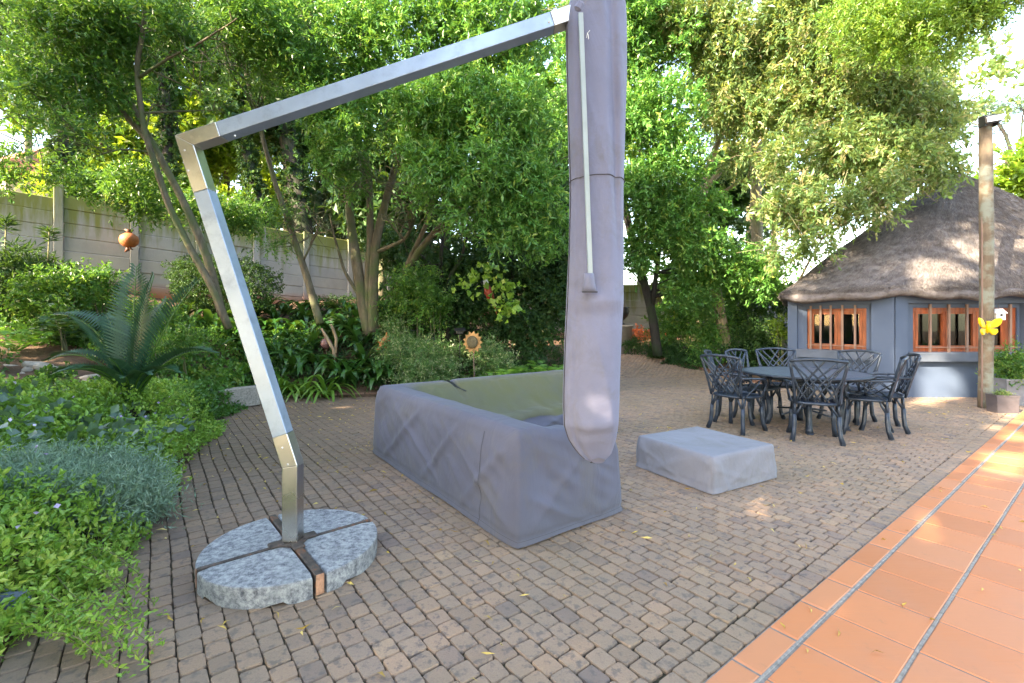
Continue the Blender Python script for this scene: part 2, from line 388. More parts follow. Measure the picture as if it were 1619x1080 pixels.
M['flower_red'] = leafmat('flower_red', [(0,(.55,.10,.03)),(1,(.75,.22,.08))], trans=.3, tcol=(.7,.2,.05))
M['flower_lilac'] = leafmat('flower_lilac', [(0,(.50,.36,.70)),(1,(.80,.76,.90))], trans=.3, tcol=(.6,.4,.8))

# ------------------------------------------------------------------ ground plan
PAVED = np.array([(-2.25,-8),(-2.35,.5),(-2.10,1.9),(-2.2,2.6),(-2.5,3.2),(-2.95,4.1),(-3.5,5.2),(-4.1,6.6),(-4.45,8.1),(-2.4,8.35),(-.8,8.75),
    (.6,9.4),(1.7,11),(2.7,14),(3.4,17.0),(4.7,17.0),(4.25,15.4),(4.3,13.2),(4.9,11.7),(5.2,10.6),(5.4,9.7),(5.6,9.4),(30,9.4),(30,-8)])
def inside(px, py, poly=PAVED):
    px = np.asarray(px); py = np.asarray(py); r = np.zeros(px.shape, bool); n = len(poly)
    for i in range(n):
        x1, y1 = poly[i]; x2, y2 = poly[(i+1)%n]
        if y1 == y2: continue
        c = ((y1 > py) != (y2 > py)) & (px < (x2-x1)*(py-y1)/(y2-y1)+x1); r ^= c
    return r
def edist(px, py, poly=PAVED):
    px = np.asarray(px, float); py = np.asarray(py, float); d = np.full(px.shape, 1e9); n = len(poly)
    for i in range(n):
        a = np.array(poly[i]); b = np.array(poly[(i+1)%n]); ab = b-a; L = ab@ab
        t = np.clip(((px-a[0])*ab[0]+(py-a[1])*ab[1])/L, 0, 1)
        d = np.minimum(d, np.hypot(px-a[0]-t*ab[0], py-a[1]-t*ab[1]))
    return d
def sstep(x, a, b):
    t = np.clip((np.asarray(x, float)-a)/(b-a), 0, 1); return t*t*(3-2*t)
def pz(y): y = np.asarray(y, float); return .1*np.clip(y-11, 0, 6)
def H(x, y):           # height of the ground anywhere
    x = np.asarray(x, float); y = np.asarray(y, float)
    s = np.where(inside(x, y), 0, edist(x, y))
    amp = (.62+1.13*sstep(y, 5.2, 9.6))*(1-sstep(x, -2.6, .3))+.25*sstep(x, -2.6, .3)
    up = amp*(1-np.exp(-s/2.0))+.35*sstep(-x, 7.5, 9)*sstep(s, 1, 4)*sstep(y, 5.5, 9)
    bumps = .035*sn(np.stack([x*3, y*3, x*0], -1))*np.clip(s*2, 0, 1)
    return pz(y)+up+bumps+np.where(s > 0, .05*np.clip(s*6, 0, 1), 0)
xs = np.concatenate([np.linspace(-60,-14,16), np.arange(-13.4,13.5,.2), np.linspace(14,60,16)])
ys = np.concatenate([np.linspace(-30,-4,10), np.arange(-3.6,19,.2), np.linspace(20,90,18)])
X, Y = np.meshgrid(xs, ys); Z = H(X, Y)
ins = inside(X, Y); Z = np.where(ins, pz(Y)-.045, Z-.005)
nx, ny = len(xs), len(ys); g = MB()
g.add(np.stack([X, Y, Z], -1).reshape(-1, 3), [(j*nx+i, j*nx+i+1, (j+1)*nx+i+1, (j+1)*nx+i) for j in range(ny-1) for i in range(nx-1)])
tag(g.build('ground', M['soil'], smooth=True), kind='structure')

# paving grid: origin on the edge of the terracotta terrace, a along the edge, b away from the camera
T2 = np.array((.797, .604)); N2 = np.array((-.604, .797)); O2 = np.array((.708, 1.741))
def ab2xy(a, b): return O2[0]+a*T2[0]+b*N2[0], O2[1]+a*T2[1]+b*N2[1]
# joint bed sheet beneath the pavers: fine grid over the paved polygon
def clip_sheet(name, mat, z, bmin, bmax, step=.25):
    a_ = np.arange(-9, 16, step); b_ = np.arange(bmin, bmax, step); A, B = np.meshgrid(a_, b_); x, y = ab2xy(A, B)
    keep = inside(x+step*.5*T2[0], y+step*.5*T2[1]); m = MB(); n = len(a_)
    f = [(j*n+i, j*n+i+1, (j+1)*n+i+1, (j+1)*n+i) for j in range(len(b_)-1) for i in range(n-1) if keep[j, i]]
    m.add(np.stack([x, y, pz(y)+z], -1).reshape(-1, 3), f)
    return m.build(name, mat)
paving = clip_sheet('brick_paving', M['joint'], -.014, 0, 19); tag(paving, kind='structure')
HOUSE = [(5.57,9.43),(6.75,8.25),(12.55,8.25),(13.73,9.43),(12.75,11.2),(12.0,12.6),(7.5,12.6),(6.65,11.2)]
PA, PB = .094, .105
def pav_ring(k, oct_=True):
    r_ = np.random.default_rng(k); w, l = PA/2-.0030, PB/2-.0030
    if oct_:
        c = .008
        q = [(-w+c,-l),(w-c,-l),(w,-l+c),(w,l-c),(w-c,l),(-w+c,l),(-w,l-c),(-w,-l+c)]
    else: q = [(-w,-l),(w,-l),(w,l),(-w,l)]
    return np.array(q)+(r_.random((len(q),2))-.5)*.005
def pav_mesh(k):
    q = pav_ring(k); r_ = np.random.default_rng(k+50); m = MB(); n = 8; top = (r_.random(8)-.5)*.0024
    rings = [np.c_[q, np.full(8, -.022)], np.c_[q, -.0055+top], np.c_[q*.945, top*.6+.0005]]
    v = np.concatenate(rings+[np.array([[0,0,.0006]])])
    f = [(k2*n+i, k2*n+(i+1)%n, (k2+1)*n+(i+1)%n, (k2+1)*n+i) for k2 in range(2) for i in range(n)]+[(2*n+i, 2*n+(i+1)%n, 3*n) for i in range(n)]
    m.add(v, f); me = m.mesh('paver'); me.materials.append(M['paver'])
    me.polygons.foreach_set('use_smooth', [False]*24); return me
pm = [pav_mesh(k) for k in range(14)]
rows = []
for i, a in enumerate(np.arange(-8, 15, PA)):
    off = (.5 if i % 2 else 0)*PB + (rng.random()-.5)*.02
    b = PA*1.15+off
    for b_ in np.arange(b+PB/2, 18.5, PB*1.003): rows.append((a, b_+(rng.random()-.5)*.004, 1.0))
    if off > .02: rows.append((a, PA*1.15+off/2, off/PB))
    rows.append((a+.02, PA*.575, 1.02))
rows = np.array(rows); x, y = ab2xy(rows[:,0], rows[:,1])
wx = .014*np.sin(y*1.9+x*.7)+.006*np.sin(y*5.1); wy = .012*np.sin(x*1.7-y*.6)
near = np.exp(-np.abs(rows[:,1])/.3); x = x+wx*(1-near); y = y+wy*(1-near)
keep = inside(x, y) & ~inside(x, y, np.array(HOUSE)) & (y > 1.15) & (np.abs(x) < 1.28*y+1.2) & (rows[:,1] > 0)
rows = rows[keep]; x = x[keep]; y = y[keep]
ang0 = math.atan2(T2[1], T2[0]); rot = ang0+rng.normal(0, .018, len(x)); dz = rng.normal(0, .0013, len(x))
vis = (np.abs(x) < 1.09*y) & (y > 1.76)
order = np.argsort(np.where(vis, y, 99)); top300 = set(order[:300].tolist())
for i in order[:300]:
    o = link('paver', pm[i % 14], None, paving); o.location = (x[i], y[i], pz(y[i])+dz[i])
    o.rotation_euler = (rng.normal(0,.01), rng.normal(0,.01), rot[i]); o.scale = (1, rows[i,2], 1)
rest = order[300:]
Vs = []; q8 = [pav_ring(k) for k in range(20)]
nearset = y[rest] < 5.5
def pav_bulk(idx, oct_, name):
    n = 8 if oct_ else 4
    Q = np.stack([pav_ring(k, oct_) for k in range(24)])[rng.integers(0, 24, len(idx))]
    Q = Q*np.stack([np.ones(len(idx)), rows[idx,2]], 1)[:,None,:]
    c, s_ = np.cos(rot[idx])[:,None], np.sin(rot[idx])[:,None]
    def xf(q, z):
        return np.stack([x[idx][:,None]+q[...,0]*c-q[...,1]*s_, y[idx][:,None]+q[...,0]*s_+q[...,1]*c, (pz(y[idx])+dz[idx])[:,None]+z+0*q[...,0]], -1)
    tz = (rng.random((len(idx), n))-.5)*.0026
    V = np.concatenate([xf(Q, -.018), xf(Q, -.0055+tz), xf(Q*.945, tz*.6+.001)], 1)
    F = [(k*n+i, k*n+(i+1)%n, (k+1)*n+(i+1)%n, (k+1)*n+i) for k in range(2) for i in range(n)]
    if oct_: F += [(16,17,18,19),(16,19,20,23),(20,21,22,23)]
    else: F += [(8,9,10,11)]
    return quads(name, V, M['paver'], paving, nv=3*n, F=F)
tag(pav_bulk(rest[nearset], True, 'pavers'), kind='stuff'); tag(pav_bulk(rest[~nearset], False, 'pavers'), kind='stuff')

# terracotta terrace
terr = clip_sheet('tiled_terrace', M['joint_dark'], -.0012, -6, .01); tag(terr, kind='structure')
def tile_mesh(w, l, seed):
    r_ = np.random.default_rng(seed); b = .004; m = MB()
    q = np.array([(-w/2,-l/2),(w/2,-l/2),(w/2,l/2),(-w/2,l/2)])+(r_.random((4,2))-.5)*.003
    v = np.concatenate([np.c_[q,np.full(4,-.02)], np.c_[q,np.full(4,-.002)], np.c_[q*(1-2*b/l),np.full(4,.002)]])
    m.add(v, [(k*4+i,k*4+(i+1)%4,(k+1)*4+(i+1)%4,(k+1)*4+i) for k in range(2) for i in range(4)]+[(8,9,10,11)])
    me = m.mesh('terracotta_tile'); me.materials.append(M['terracotta']); return me
tmB = [tile_mesh(.3145, .110, k) for k in range(3)]; tmA = [tile_mesh(.3145, .293, k+9) for k in range(6)]
for bg_ in (-.1220, -.4375, -.7465, -1.0555):
    g_ = MB(); aa_ = np.arange(-1.5, 14.5, .06); w_ = .0060+.0012*sn(np.c_[aa_*9, aa_*0+bg_*7, aa_*0]); c_ = .0012*sn(np.c_[aa_*5, aa_*0+bg_, aa_*0+2])
    p_ = [np.stack([*ab2xy(aa_, bg_+c_+s_*w_), np.full(len(aa_), z_)], 1) for s_, z_ in ((-1,-.001),(-.7,.0016),(.7,.0016),(1,-.001))]; n_ = len(aa_)
    g_.add(np.concatenate(p_), [(k*n_+i, k*n_+i+1, (k+1)*n_+i+1, (k+1)*n_+i)[::-1] for k in range(3) for i in range(n_-1)]); g_.build('mortar_joint', M['grout'], terr)
a0 = .05; cnt = 0
for r_i, (bc, ms) in enumerate([(-.0600, tmB)]+[(-.129-.154-.309*k, tmA) for k in range(4)]):
    for k in range(-4, 46):
        a = a0+.322*k; px, py = ab2xy(a, bc)
        if py < 1.2 or abs(px) > 1.25*py+.6 or cnt > 290: continue
        o = link('terracotta_tile', random.choice(ms), None, terr); o.location = (px, py, .001+random.uniform(-.0006,.0006)); o.rotation_euler = (0,0,ang0+random.uniform(-.003,.003)); cnt += 1
# kerb of bricks round the beds
kerb = empty('brick_kerb', (0,0,0)); tag(kerb, kind='structure')
kb = MB().box((0,0,.03), (.21,.10,.075), bev=.008).mesh('kerb_brick'); kb.materials.append(M['kerb_brick'])
def run_kerb(pts):
    pts = [np.array(p) for p in pts]
    for p, q in zip(pts[:-1], pts[1:]):
        L = np.linalg.norm(q-p); n = max(1, int(L/.22)); an = math.atan2(q[1]-p[1], q[0]-p[0])
        for i in range(n):
            c = p+(q-p)*(i+.5)/n; o = link('kerb_brick', kb, None, kerb); o.location = (c[0], c[1], pz(c[1])-.004+random.uniform(-.004,.004))
            o.rotation_euler = (random.uniform(-.03,.03), random.uniform(-.03,.03), an+random.uniform(-.05,.05))
run_kerb([(-4.5,8.16),(-2.4,8.42),(-.8,8.82),(.6,9.47),(1.65,11.05)])
run_kerb([(4.65,16.6),(4.3,15.4),(4.35,13.2),(4.62,12.4),(4.95,11.72),(5.25,10.6),(5.45,9.7)])
# ------------------------------------------------------------------ thatched garden house
house = empty('thatched_house', (8.5, 10.3, 0), 0, 'grey blue walled house with thatched roof behind the dining set', 'house')
HO = np.array((8.5, 10.3))
def hb(m, s0, s1, z0, z1, y0, y1, A, d):       # box in facet coordinates: s along, y outwards
    nx_, ny_ = d[1], -d[0]; pts = [(A[0]+d[0]*s+nx_*w-HO[0], A[1]+d[1]*s+ny_*w-HO[1]) for s, w in ((s0,y0),(s1,y0),(s1,y1),(s0,y1))]
    m.prism(pts[::-1] if (y1-y0)*(s1-s0) > 0 else pts, z0, z1)
hp = [np.array(p) for p in HOUSE]; Wt = 1.92; TH = .26
wall = MB()
facets = []
for i in range(8):
    A, B = hp[i], hp[(i+1) % 8]; d = (B-A)/np.linalg.norm(B-A); facets.append((A, d, np.linalg.norm(B-A)))
s_off = {0: (facets[0][2]-1.504, facets[0][2]-.325), 1: (.22, 2.27)}
win = {0: (facets[0][2]-1.351, facets[0][2]-.406), 1: (.378, 2.23)}
for i, (A, d, L) in enumerate(facets):
    if i in (0, 1):
        s0, s1 = s_off[i]; z0, z1 = .66, 1.66
        hb(wall, 0, s0, 0, Wt, -TH, .03, A, d); hb(wall, s1, L, 0, Wt, -TH, .03, A, d)
        hb(wall, s0, s1, 0, z0, -TH, .03, A, d); hb(wall, s0, s1, z1, Wt, -TH, .028, A, d)
        w0, w1 = win[i]                                       # narrow rebates beside the frame
        hb(wall, s0, w0, z0, z1, -TH, -.06, A, d); hb(wall, w1, s1, z0, z1, -TH, -.06, A, d)
        hb(wall, w0, w1, z0, .795, -TH, -.06, A, d); hb(wall, w0, w1, 1.58, z1, -TH, -.06, A, d)
    else: hb(wall, 0, L, 0, Wt, -TH, 0, A, d)
wall.build('wall', M['wall'], house)
pl = MB(); A, d, L = facets[1]; hb(pl, 2.45, L, .0, Wt, .031, .05, A, d); pl.build('pilaster', M['wall'], house)
fl = MB(); fl.prism([(p[0]*.95-HO[0]*.95, p[1]*.95-HO[1]*.95) for p in hp], -.03, .02); fl.build('room_floor', M['room'], house)
ce = MB(); ce.prism([(p[0]*.96-HO[0]*.96, p[1]*.96-HO[1]*.96) for p in hp], 1.90, 1.93); ce.build('room_ceiling', M['room'], house)
def window(i, bars, sashes):
    A, d, L = facets[i]; w0, w1 = win[i]; z0, z1 = .797, 1.578
    f = MB(); t = .055; y0, y1 = -.16, -.085
    hb(f, w0+.003, w0+t, z0, z1, y0, y1, A, d); hb(f, w1-t, w1-.003, z0, z1, y0, y1, A, d)
    hb(f, w0+t, w1-t, z0, z0+t, y0, y1, A, d); hb(f, w0+t, w1-t, z1-t, z1, y0, y1, A, d)
    wo = f.build('window', M['wood_red'], house)
    for a, b in sashes:
        s = MB(); st = .05; yy0, yy1 = -.145, -.10; zz0, zz1 = z0+t+.003, z1-t-.003
        hb(s, a, a+st, zz0, zz1, yy0, yy1+.02, A, d); hb(s, b-st, b, zz0, zz1, yy0, yy1+.02, A, d)
        hb(s, a+st, b-st, zz0, zz0+st, yy0, yy1+.015, A, d); hb(s, a+st, b-st, zz1-st, zz1, yy0, yy1+.015, A, d)
        s.build('sash', M['wood_red'], wo)
        p = MB(); hb(p, a+st, b-st, zz0+st, zz1-st, -.127, -.123, A, d); p.build('pane', M['glass'], wo)
    for sb in bars:
        b_ = MB(); hb(b_, sb-.017, sb+.017, z0-.015, 1.64, -.045, -.015, A, d); hb(b_, sb-.022, sb+.022, z0-.035, z0-.015, -.05, -.005, A, d)
        b_.build('bar', M['bar'], wo)
    r = MB(); hb(r, w0, w1, z0+.075, z0+.09, -.014, -.006, A, d); r.build('rail', M['bar'], wo)
    si = MB(); s0, s1 = s_off[i]; hb(si, s0+.02, s1+.04, .64, .762, .0305, .15, A, d); hb(si, s0+.01, s1-.01, .762, .792, -.055, .155, A, d)
    si.build('sill', M['sill'], wo); return wo
w0, w1 = win[0]; window(0, [w0+.07, w0+.235, w0+.40, w0+.585, w0+.78], [(w0+.06, w0+.50), (w0+.505, w1-.06)])
w0, w1 = win[1]; window(1, [w0+.28, w0+.61, w0+.93, w0+1.31, w0+1.70], [(w0+.06, w0+.60), (w0+.61, w0+1.14), (w0+1.15, w1-.06)])
sh = MB(); A, d, L = facets[1]; hb(sh, w0+1.60, w0+1.78, .86, 1.50, -.112, -.095, A, d); sh.build('shutter', M['wood_red'], house)
# thatch: rounded polygon eave swept up to a short ridge
def eave_r(th):
    best = []
    for A, d, L in facets:
        n = np.array((d[1], -d[0])); h = (A-HO)@n; c = np.cos(th)*n[0]+np.sin(th)*n[1]
        best.append(np.where(c > .05, (h+.30)/np.maximum(c, .05), 1e3))
    b = np.stack(best); return -np.log(np.exp(-b*3.5).sum(0))/3.5
NTH = 200; th = np.arange(NTH)/NTH*2*math.pi; er = eave_r(th)
APX = np.array((9.65-8.5, 0.0))
ez = 1.74+.03*np.sin(th*8+.6)+.025*np.sin(th*19)
def roof_pt(th_i, q, lift=0):       # q: 0 eave, 1 apex
    r = eave_r(th_i); x = np.cos(th_i)*r; y = np.sin(th_i)*r
    px = x+(APX[0]-x)*q; py = y+(APX[1]-y)*q
    z = 1.92+(4.66-1.92)*(q*.90+.10*q**3)+.11*np.sin(q*math.pi)+0*px
    z = z+.035*sn(np.stack([px*1.6, py*1.6, z*1.2], -1))+lift
    return np.stack([px, py, z], -1)
rf = MB(); rings = []
rings.append(np.stack([np.cos(th)*(er-.36), np.sin(th)*(er-.36), ez+.17], -1))
rings.append(np.stack([np.cos(th)*(er-.05), np.sin(th)*(er-.05), ez-.015], -1))
rings.append(np.stack([np.cos(th)*(er+.02), np.sin(th)*(er+.02), ez+.03], -1))
rings.append(np.stack([np.cos(th)*(er+.03), np.sin(th)*(er+.03), ez+.11], -1))
for q in np.concatenate([[0.012,.03], np.linspace(.06, .992, 60)]): rings.append(roof_pt(th, q))
V = np.concatenate(rings); m_ = len(rings)
rf.add(V, [(i*NTH+j, i*NTH+(j+1)%NTH, (i+1)*NTH+(j+1)%NTH, (i+1)*NTH+j) for i in range(m_-1) for j in range(NTH)]+[tuple(range((m_-1)*NTH, m_*NTH))])
rfo = rf.build('roof', M['thatch'], house, smooth=True)
# reed ends and loose straw lying on the thatch
N = 68000; tt = rng.uniform(math.pi*.85, math.pi*2.05, N); q = rng.random(N)**1.4*.97
ea = rng.random(N) < .28; q[ea] = rng.random(ea.sum())*.015
p0 = roof_pt(tt, q, .004); p1 = roof_pt(tt+rng.normal(0,.02,N), np.maximum(q-.035, -.006), .012)
dd = nrm(p1-p0+rng.normal(0,.004,(N,3))); ln = rng.uniform(.05,.13,N)[:,None]; dd[ea] = nrm(dd[ea]+[0,0,-.8]); 
p0[:,2] += rng.random(N)*.012
side = nrm(np.cross(dd, rng.normal(0,1,(N,3))))*rng.uniform(.0022,.005,N)[:,None]
V = np.stack([p0-side, p0+side, p0+dd*ln+side*.4, p0+dd*ln-side*.4], 1)
tag(quads('straw', V, M['straw'], house, rng.random(N)), kind='stuff')
# covered table added for the blue patch showing in the front window
gt = empty('games_table', (7.9, 9.3, 0), 0, 'blue covered table seen inside through the front window', 'table')
MB().box((0,0,.80), (1.5,.8,.10), bev=.03).build('table_top', M['blue_cloth'], gt)
for sx in (-.65,.65):
    for sy in (-.3,.3): MB().box((sx,sy,.375), (.08,.08,.75)).build('leg', M['wood_red'], gt)

# ------------------------------------------------------------------ precast boundary walls
def precast(name, P0, d, k0, k1, bay, top, n, label, dip=0.0):
    root = empty(name, (P0[0], P0[1], 0), math.atan2(d[1], d[0]), label, 'wall')
    def panel_mesh(kh):
        me = MB().box((0,0,0), (bay-.15,.05,.2995), bev=.013).mesh('panel'); at = me.attributes.new('hrel','FLOAT','POINT')
        z = np.empty(len(me.vertices)*3); me.vertices.foreach_get('co', z); at.data.foreach_set('value', z[2::3]+kh*.3+.15); me.materials.append(M['concrete']); return me
    pms = [panel_mesh(k) for k in range(n)]
    pom = MB().box((0,0,n*.15+.02), (.155,.13,n*.3+.10), bev=.012).mesh('post'); at = pom.attributes.new('hrel','FLOAT','POINT')
    z = np.empty(len(pom.vertices)*3); pom.vertices.foreach_get('co', z); at.data.foreach_set('value', z[2::3]*.86); pom.materials.append(M['concrete'])
    for k in range(k0, k1+1):
        zt = top(k); po = link('post', pom, None, root); po.location = (k*bay, 0, zt-n*.3+(.17 if k == 0 and dip else 0))
        if k < k1:
            for j in range(n):
                pa = link('panel', pms[j], None, root); pa.location = ((k+.5)*bay, random.uniform(-.010,.010), zt-n*.3+.15+j*.3); pa.rotation_euler = (random.uniform(-.008,.008), dip, 0)
    return root
wd = np.array((.7635,.6458)); W0 = np.array((-9.7, 10.0))
precast('precast_wall', W0, wd, -4, 12, 1.262, lambda k: 4.0 if k < 0 else (4.02,3.93,3.89,3.84,3.79,3.72,3.66,3.60,3.55,3.5,3.45,3.4,3.35)[k], 7, 'weathered precast concrete wall with mossy coping behind the left bed', .06)
precast('precast_wall', (-2.0, 18.2), (1, 0), 0, 14, 1.5, lambda k: 2.75, 7, 'precast concrete wall half hidden behind the shrubs at the end of the path')

# ------------------------------------------------------------------ cantilever umbrella
UX, UY = -1.237, 2.64
um = empty('cantilever_umbrella', (UX, UY, 0), 0, 'bent square tube cantilever umbrella arm on a round stone base', 'umbrella')
S = .0415
def squaretube(pts, mats, names, parent, cuts):
    """one square tube bent in the xz plane with mitred corners; cuts: list of (segment, f0, f1, name, mat, grow)"""
    pts = [np.array((p[0]-UX, p[1])) for p in pts]
    dirs = [nrm(pts[i+1]-pts[i]) for i in range(len(pts)-1)]
    def section(si, f, e, grow):
        h = S+grow; d = dirs[si]; nrm2 = np.array((-d[1], d[0])); c = pts[si]+(pts[si+1]-pts[si])*f
        def mit(k):      # mitre plane direction at joint k
            if k <= 0 or k >= len(dirs): return nrm2
            b = nrm(dirs[k-1]+dirs[k]); mn = np.array((-b[1], b[0])); return mn/abs(mn@nrm2)
        w = nrm2
        if f == 0: w = mit(si)
        if f == 1: w = mit(si+1)
        return [(c[0]+w[0]*h*a, y*h, c[1]+w[1]*h*a) for a, y in ((-1,-1),(1,-1),(1,1),(-1,1))]
    for si, f0, f1, nm, mat, grow in cuts:
        m = MB(); v = section(si, f0, 0, grow)+section(si, f1, 1, grow)
        m.add(v, [(0,1,2,3),(7,6,5,4),(0,4,5,1),(1,5,6,2),(2,6,7,3),(3,7,4,0)])
        o = m.build(nm, mat, parent)
        bv = o.modifiers.new('bevel', 'BEVEL'); bv.width = .004; bv.segments = 2
UP = [(UX,.115),(UX,.536),(-1.8235,2.354),(.39,3.085)]
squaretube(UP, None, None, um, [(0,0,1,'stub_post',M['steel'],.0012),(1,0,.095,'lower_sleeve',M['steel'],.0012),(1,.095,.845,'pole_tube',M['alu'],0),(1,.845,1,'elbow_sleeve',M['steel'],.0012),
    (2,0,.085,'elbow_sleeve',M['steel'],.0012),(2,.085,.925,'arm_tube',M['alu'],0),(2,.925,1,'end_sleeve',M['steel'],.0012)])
def bolt(x, z):
    m = MB().lathe([(.006,0),(.006,.002),(.004,.004)], 10); o = m.build('bolt', M['white'], um, True); o.location = (x-UX, -S-.0012, z); o.rotation_euler = (R(90),0,0)
for u, v in ((446.5,708),(455,734),(298,270),(292,238),(372,215),(868,35)):
    d = UY-S; p = P(u, v, d); bolt(p[0], p[2])
# base: four granite slabs held by a steel cross
ang = R(40.4); RS = .458; TK = .102
def slab(k):
    a0, a1 = ang+k*math.pi/2, ang+(k+1)*math.pi/2; n = 26; mid = (a0+a1)/2; g_ = .03
    corner = np.array((math.cos(mid), math.sin(mid)))*g_*1.6; pts = []
    r_ = np.random.default_rng(k)
    aa = np.linspace(a0+.075, a1-.075, n)
    outer = [(math.cos(a)*RS, math.sin(a)*RS) for a in aa]
    def ins_side(a, s):           # points along a straight side, offset from the cross bar
        off = np.array((-math.sin(a), math.cos(a)))*(.027 if abs(a-ang-math.pi/2) < .01 or abs(a-ang-1.5*math.pi) < .01 else .015)*s
        return [tuple(np.array((math.cos(a), math.sin(a)))*t+off) for t in (.40,.30,.2,.12,.06)]
    inner = ins_side(a1, -1)+ins_side(a0, 1)[::-1]
    ring = np.array(outer+inner); c = ring.mean(0); m = MB(); N_ = len(ring); V = []
    notch = np.zeros(N_); notch[4:8] = .02; notch[n-9:n-5] = .02; notch[n//2-1:n//2+2] = -.0
    for sc, z in ((1.0,0),(1.0,.03),(1.0,TK-.014),(.992,TK-.004),(.975,TK)):
        zz = np.full(N_, z); jit = (r_.random((N_,1))-.5)*.006
        if z == 0: zz = zz+notch
        V.append(np.c_[(ring-c)*(sc+jit*(z > 0)*(z < TK))+c, zz])
    nr = len(V); V = np.concatenate(V+[np.array([[c[0],c[1],TK+.001]])])
    f = [(i*N_+j, i*N_+(j+1)%N_, (i+1)*N_+(j+1)%N_, (i+1)*N_+j) for i in range(nr-1) for j in range(N_)]
    f += [((nr-1)*N_+j, (nr-1)*N_+(j+1)%N_, nr*N_) for j in range(N_)]+[tuple(range(N_-1,-1,-1))]
    m.add(V, f); return m
for k in range(4): slab(k).build('stone_slab', M['granite'], um)
for k in range(4):
    a = ang+k*math.pi/2; c = (math.cos(a)*.255, math.sin(a)*.255)
    zt = .110 if k in (1,3) else .106
    b = MB().box((c[0], c[1], zt/2+.004), (.40,.042 if k in (1,3) else .020,zt-.008), rz=a, bev=.004).build('base_arm', M['rusty'], um)
    MB().box((math.cos(a)*.457, math.sin(a)*.457, zt/2+.003), (.003,.038 if k in (1,3) else .018,zt-.012), rz=a).build('end_plate', M['rust_paint'], b)
bp = MB().box((0,0,.108), (.145,.145,.012), rz=R(-4.6), bev=.003)
bp.build('base_plate', M['rusty'], um)
for k in range(4):
    a = ang+k*math.pi/2; MB().box((math.cos(a)*.088, math.sin(a)*.088, .112), (.075,.062,.016), rz=a, bev=.004).build('clamp', M['rusty'], um)
hub = MB().tube([(.39-UX,0,3.09),(.47-UX,0,3.12),(.50-UX,0,3.05)], .03, 10); hub.build('hanger', M['steel'], um, True)
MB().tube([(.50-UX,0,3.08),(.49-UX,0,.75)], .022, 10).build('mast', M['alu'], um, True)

# cover over the folded canopy
cv = empty('umbrella_cover', (.49, UY, .55), 0, 'long lilac grey fabric cover hanging over the folded umbrella canopy', 'cover')
prof = [(-6,905,984),(2,900,988),(14,897,990),(35,894,991),(60,894,991),(120,895,991),(200,897,989),(300,900,985.5),(400,898,985.5),(480,895,985),(540,892,982),(600,890,980),(640,889,979),(672,890.5,977.5),(692,897,975),(706,906,971),(718,916,967),(727,927,958),(731,934,950)]
pv = np.array([p[0] for p in prof]); 
vv = np.concatenate([np.linspace(-6, 14, 6), np.linspace(20, 690, 110), np.linspace(694, 731, 12)])
Lf = np.interp(vv, pv, [p[1] for p in prof]); Rt = np.interp(vv, pv, [p[2] for p in prof])
NA = 84; a = np.arange(NA)/NA*2*math.pi; V = []
for v_, l_, r_ in zip(vv, Lf, Rt):
    px = .003572; xc = ((l_+r_)/2-CU)*px-.49; rx = (r_-l_)/2*px*.985; z = EYE+(HV-v_)*px-.55
    ry = min(rx, .155)*.80*min(1, max(.22, (735-v_)/62))
    w = 1.6*sn(np.stack([np.cos(a)*1.3, np.sin(a)*1.3, np.full(NA, z*2.1)], -1), 1.0)
    w2 = 1.6*sn(np.stack([np.cos(a+z*.9)*2.6, np.sin(a+z*.9)*2.6, np.full(NA, z*4.2)], -1), 1.1)
    dip = -.038*np.exp(-((a-1.5*math.pi-.55+.25*(z-1.9))/.16)**2)*(1/(1+np.exp(-(z-1.25)*8)))     # long fold right of the rod
    dip += -.02*np.exp(-((a-1.5*math.pi+.75)/.13)**2)
    fs = 1+.035*w+.03*w2*min(1,(731-v_)/60+.25)
    cz = sum(.007*np.clip(1-np.abs(np.sin(a*q1+z*q2+q3))*3.2, 0, 1)**2*(.5+.5*math.sin(z*q4+q3)) for q1, q2, q3, q4 in ((1,1.7,.4,3.1),(1,-2.3,2.2,4.3),(2,3.1,4.0,2.2)))
    horiz = .012*math.exp(-((v_-478)/10)**2)-.012*math.exp(-((v_-500)/14)**2)+.010*math.exp(-((v_-668)/7)**2)-.016*math.exp(-((v_-680)/9)**2)
    x_ = xc+np.cos(a)*rx*(1+(fs-1)*.15); y_ = np.sin(a)*(ry*fs+horiz+dip+cz*min(1,max(0,(728-v_)/40)))
    V.append(np.stack([x_, y_, np.full(NA, z)+(.004*w2 if v_ < 725 else 0*a)], -1))
m = MB(); mr = len(V)
# squared shoulders at the top, closed with a cap
m.add(np.concatenate(V+[V[0].mean(0, keepdims=True)+[[0,0,.012]]]), [(i*NA+j, i*NA+(j+1)%NA, (i+1)*NA+(j+1)%NA, (i+1)*NA+j)[::-1] for i in range(mr-1) for j in range(NA)]+[(j,(j+1)%NA,mr*NA) for j in range(NA)])
body = m.build('cover_body', M['canvas_umb'], cv, True)
so_ = body.modifiers.new('thickness', 'SOLIDIFY'); so_.thickness = .002; so_.offset = -1
def ring_at(v_, off=.002, sag=0):
    i = int(np.argmin(abs(vv-v_))); r = V[i].copy(); c = r.mean(0); d = r-c; d[:,2] = 0
    r = c+d*(1+off/.15); r[:,2] += sag*np.sin(a); return np.concatenate([r, r[:1]])
MB().tube(ring_at(291,.003,-.012), .0022, 5, caps=False).build('seam', M['thread'], cv)
MB().tube(ring_at(731,.002), .004, 6, caps=False).build('hem', M['thread'], cv)
# side piping
pip = MB(); ii = [i for i in range(8, mr-2)]
pip.tube([V[i][int(NA*.54)]*[1.01,1,1] for i in ii], .003, 5, caps=False); pip.build('piping', M['thread'], cv)
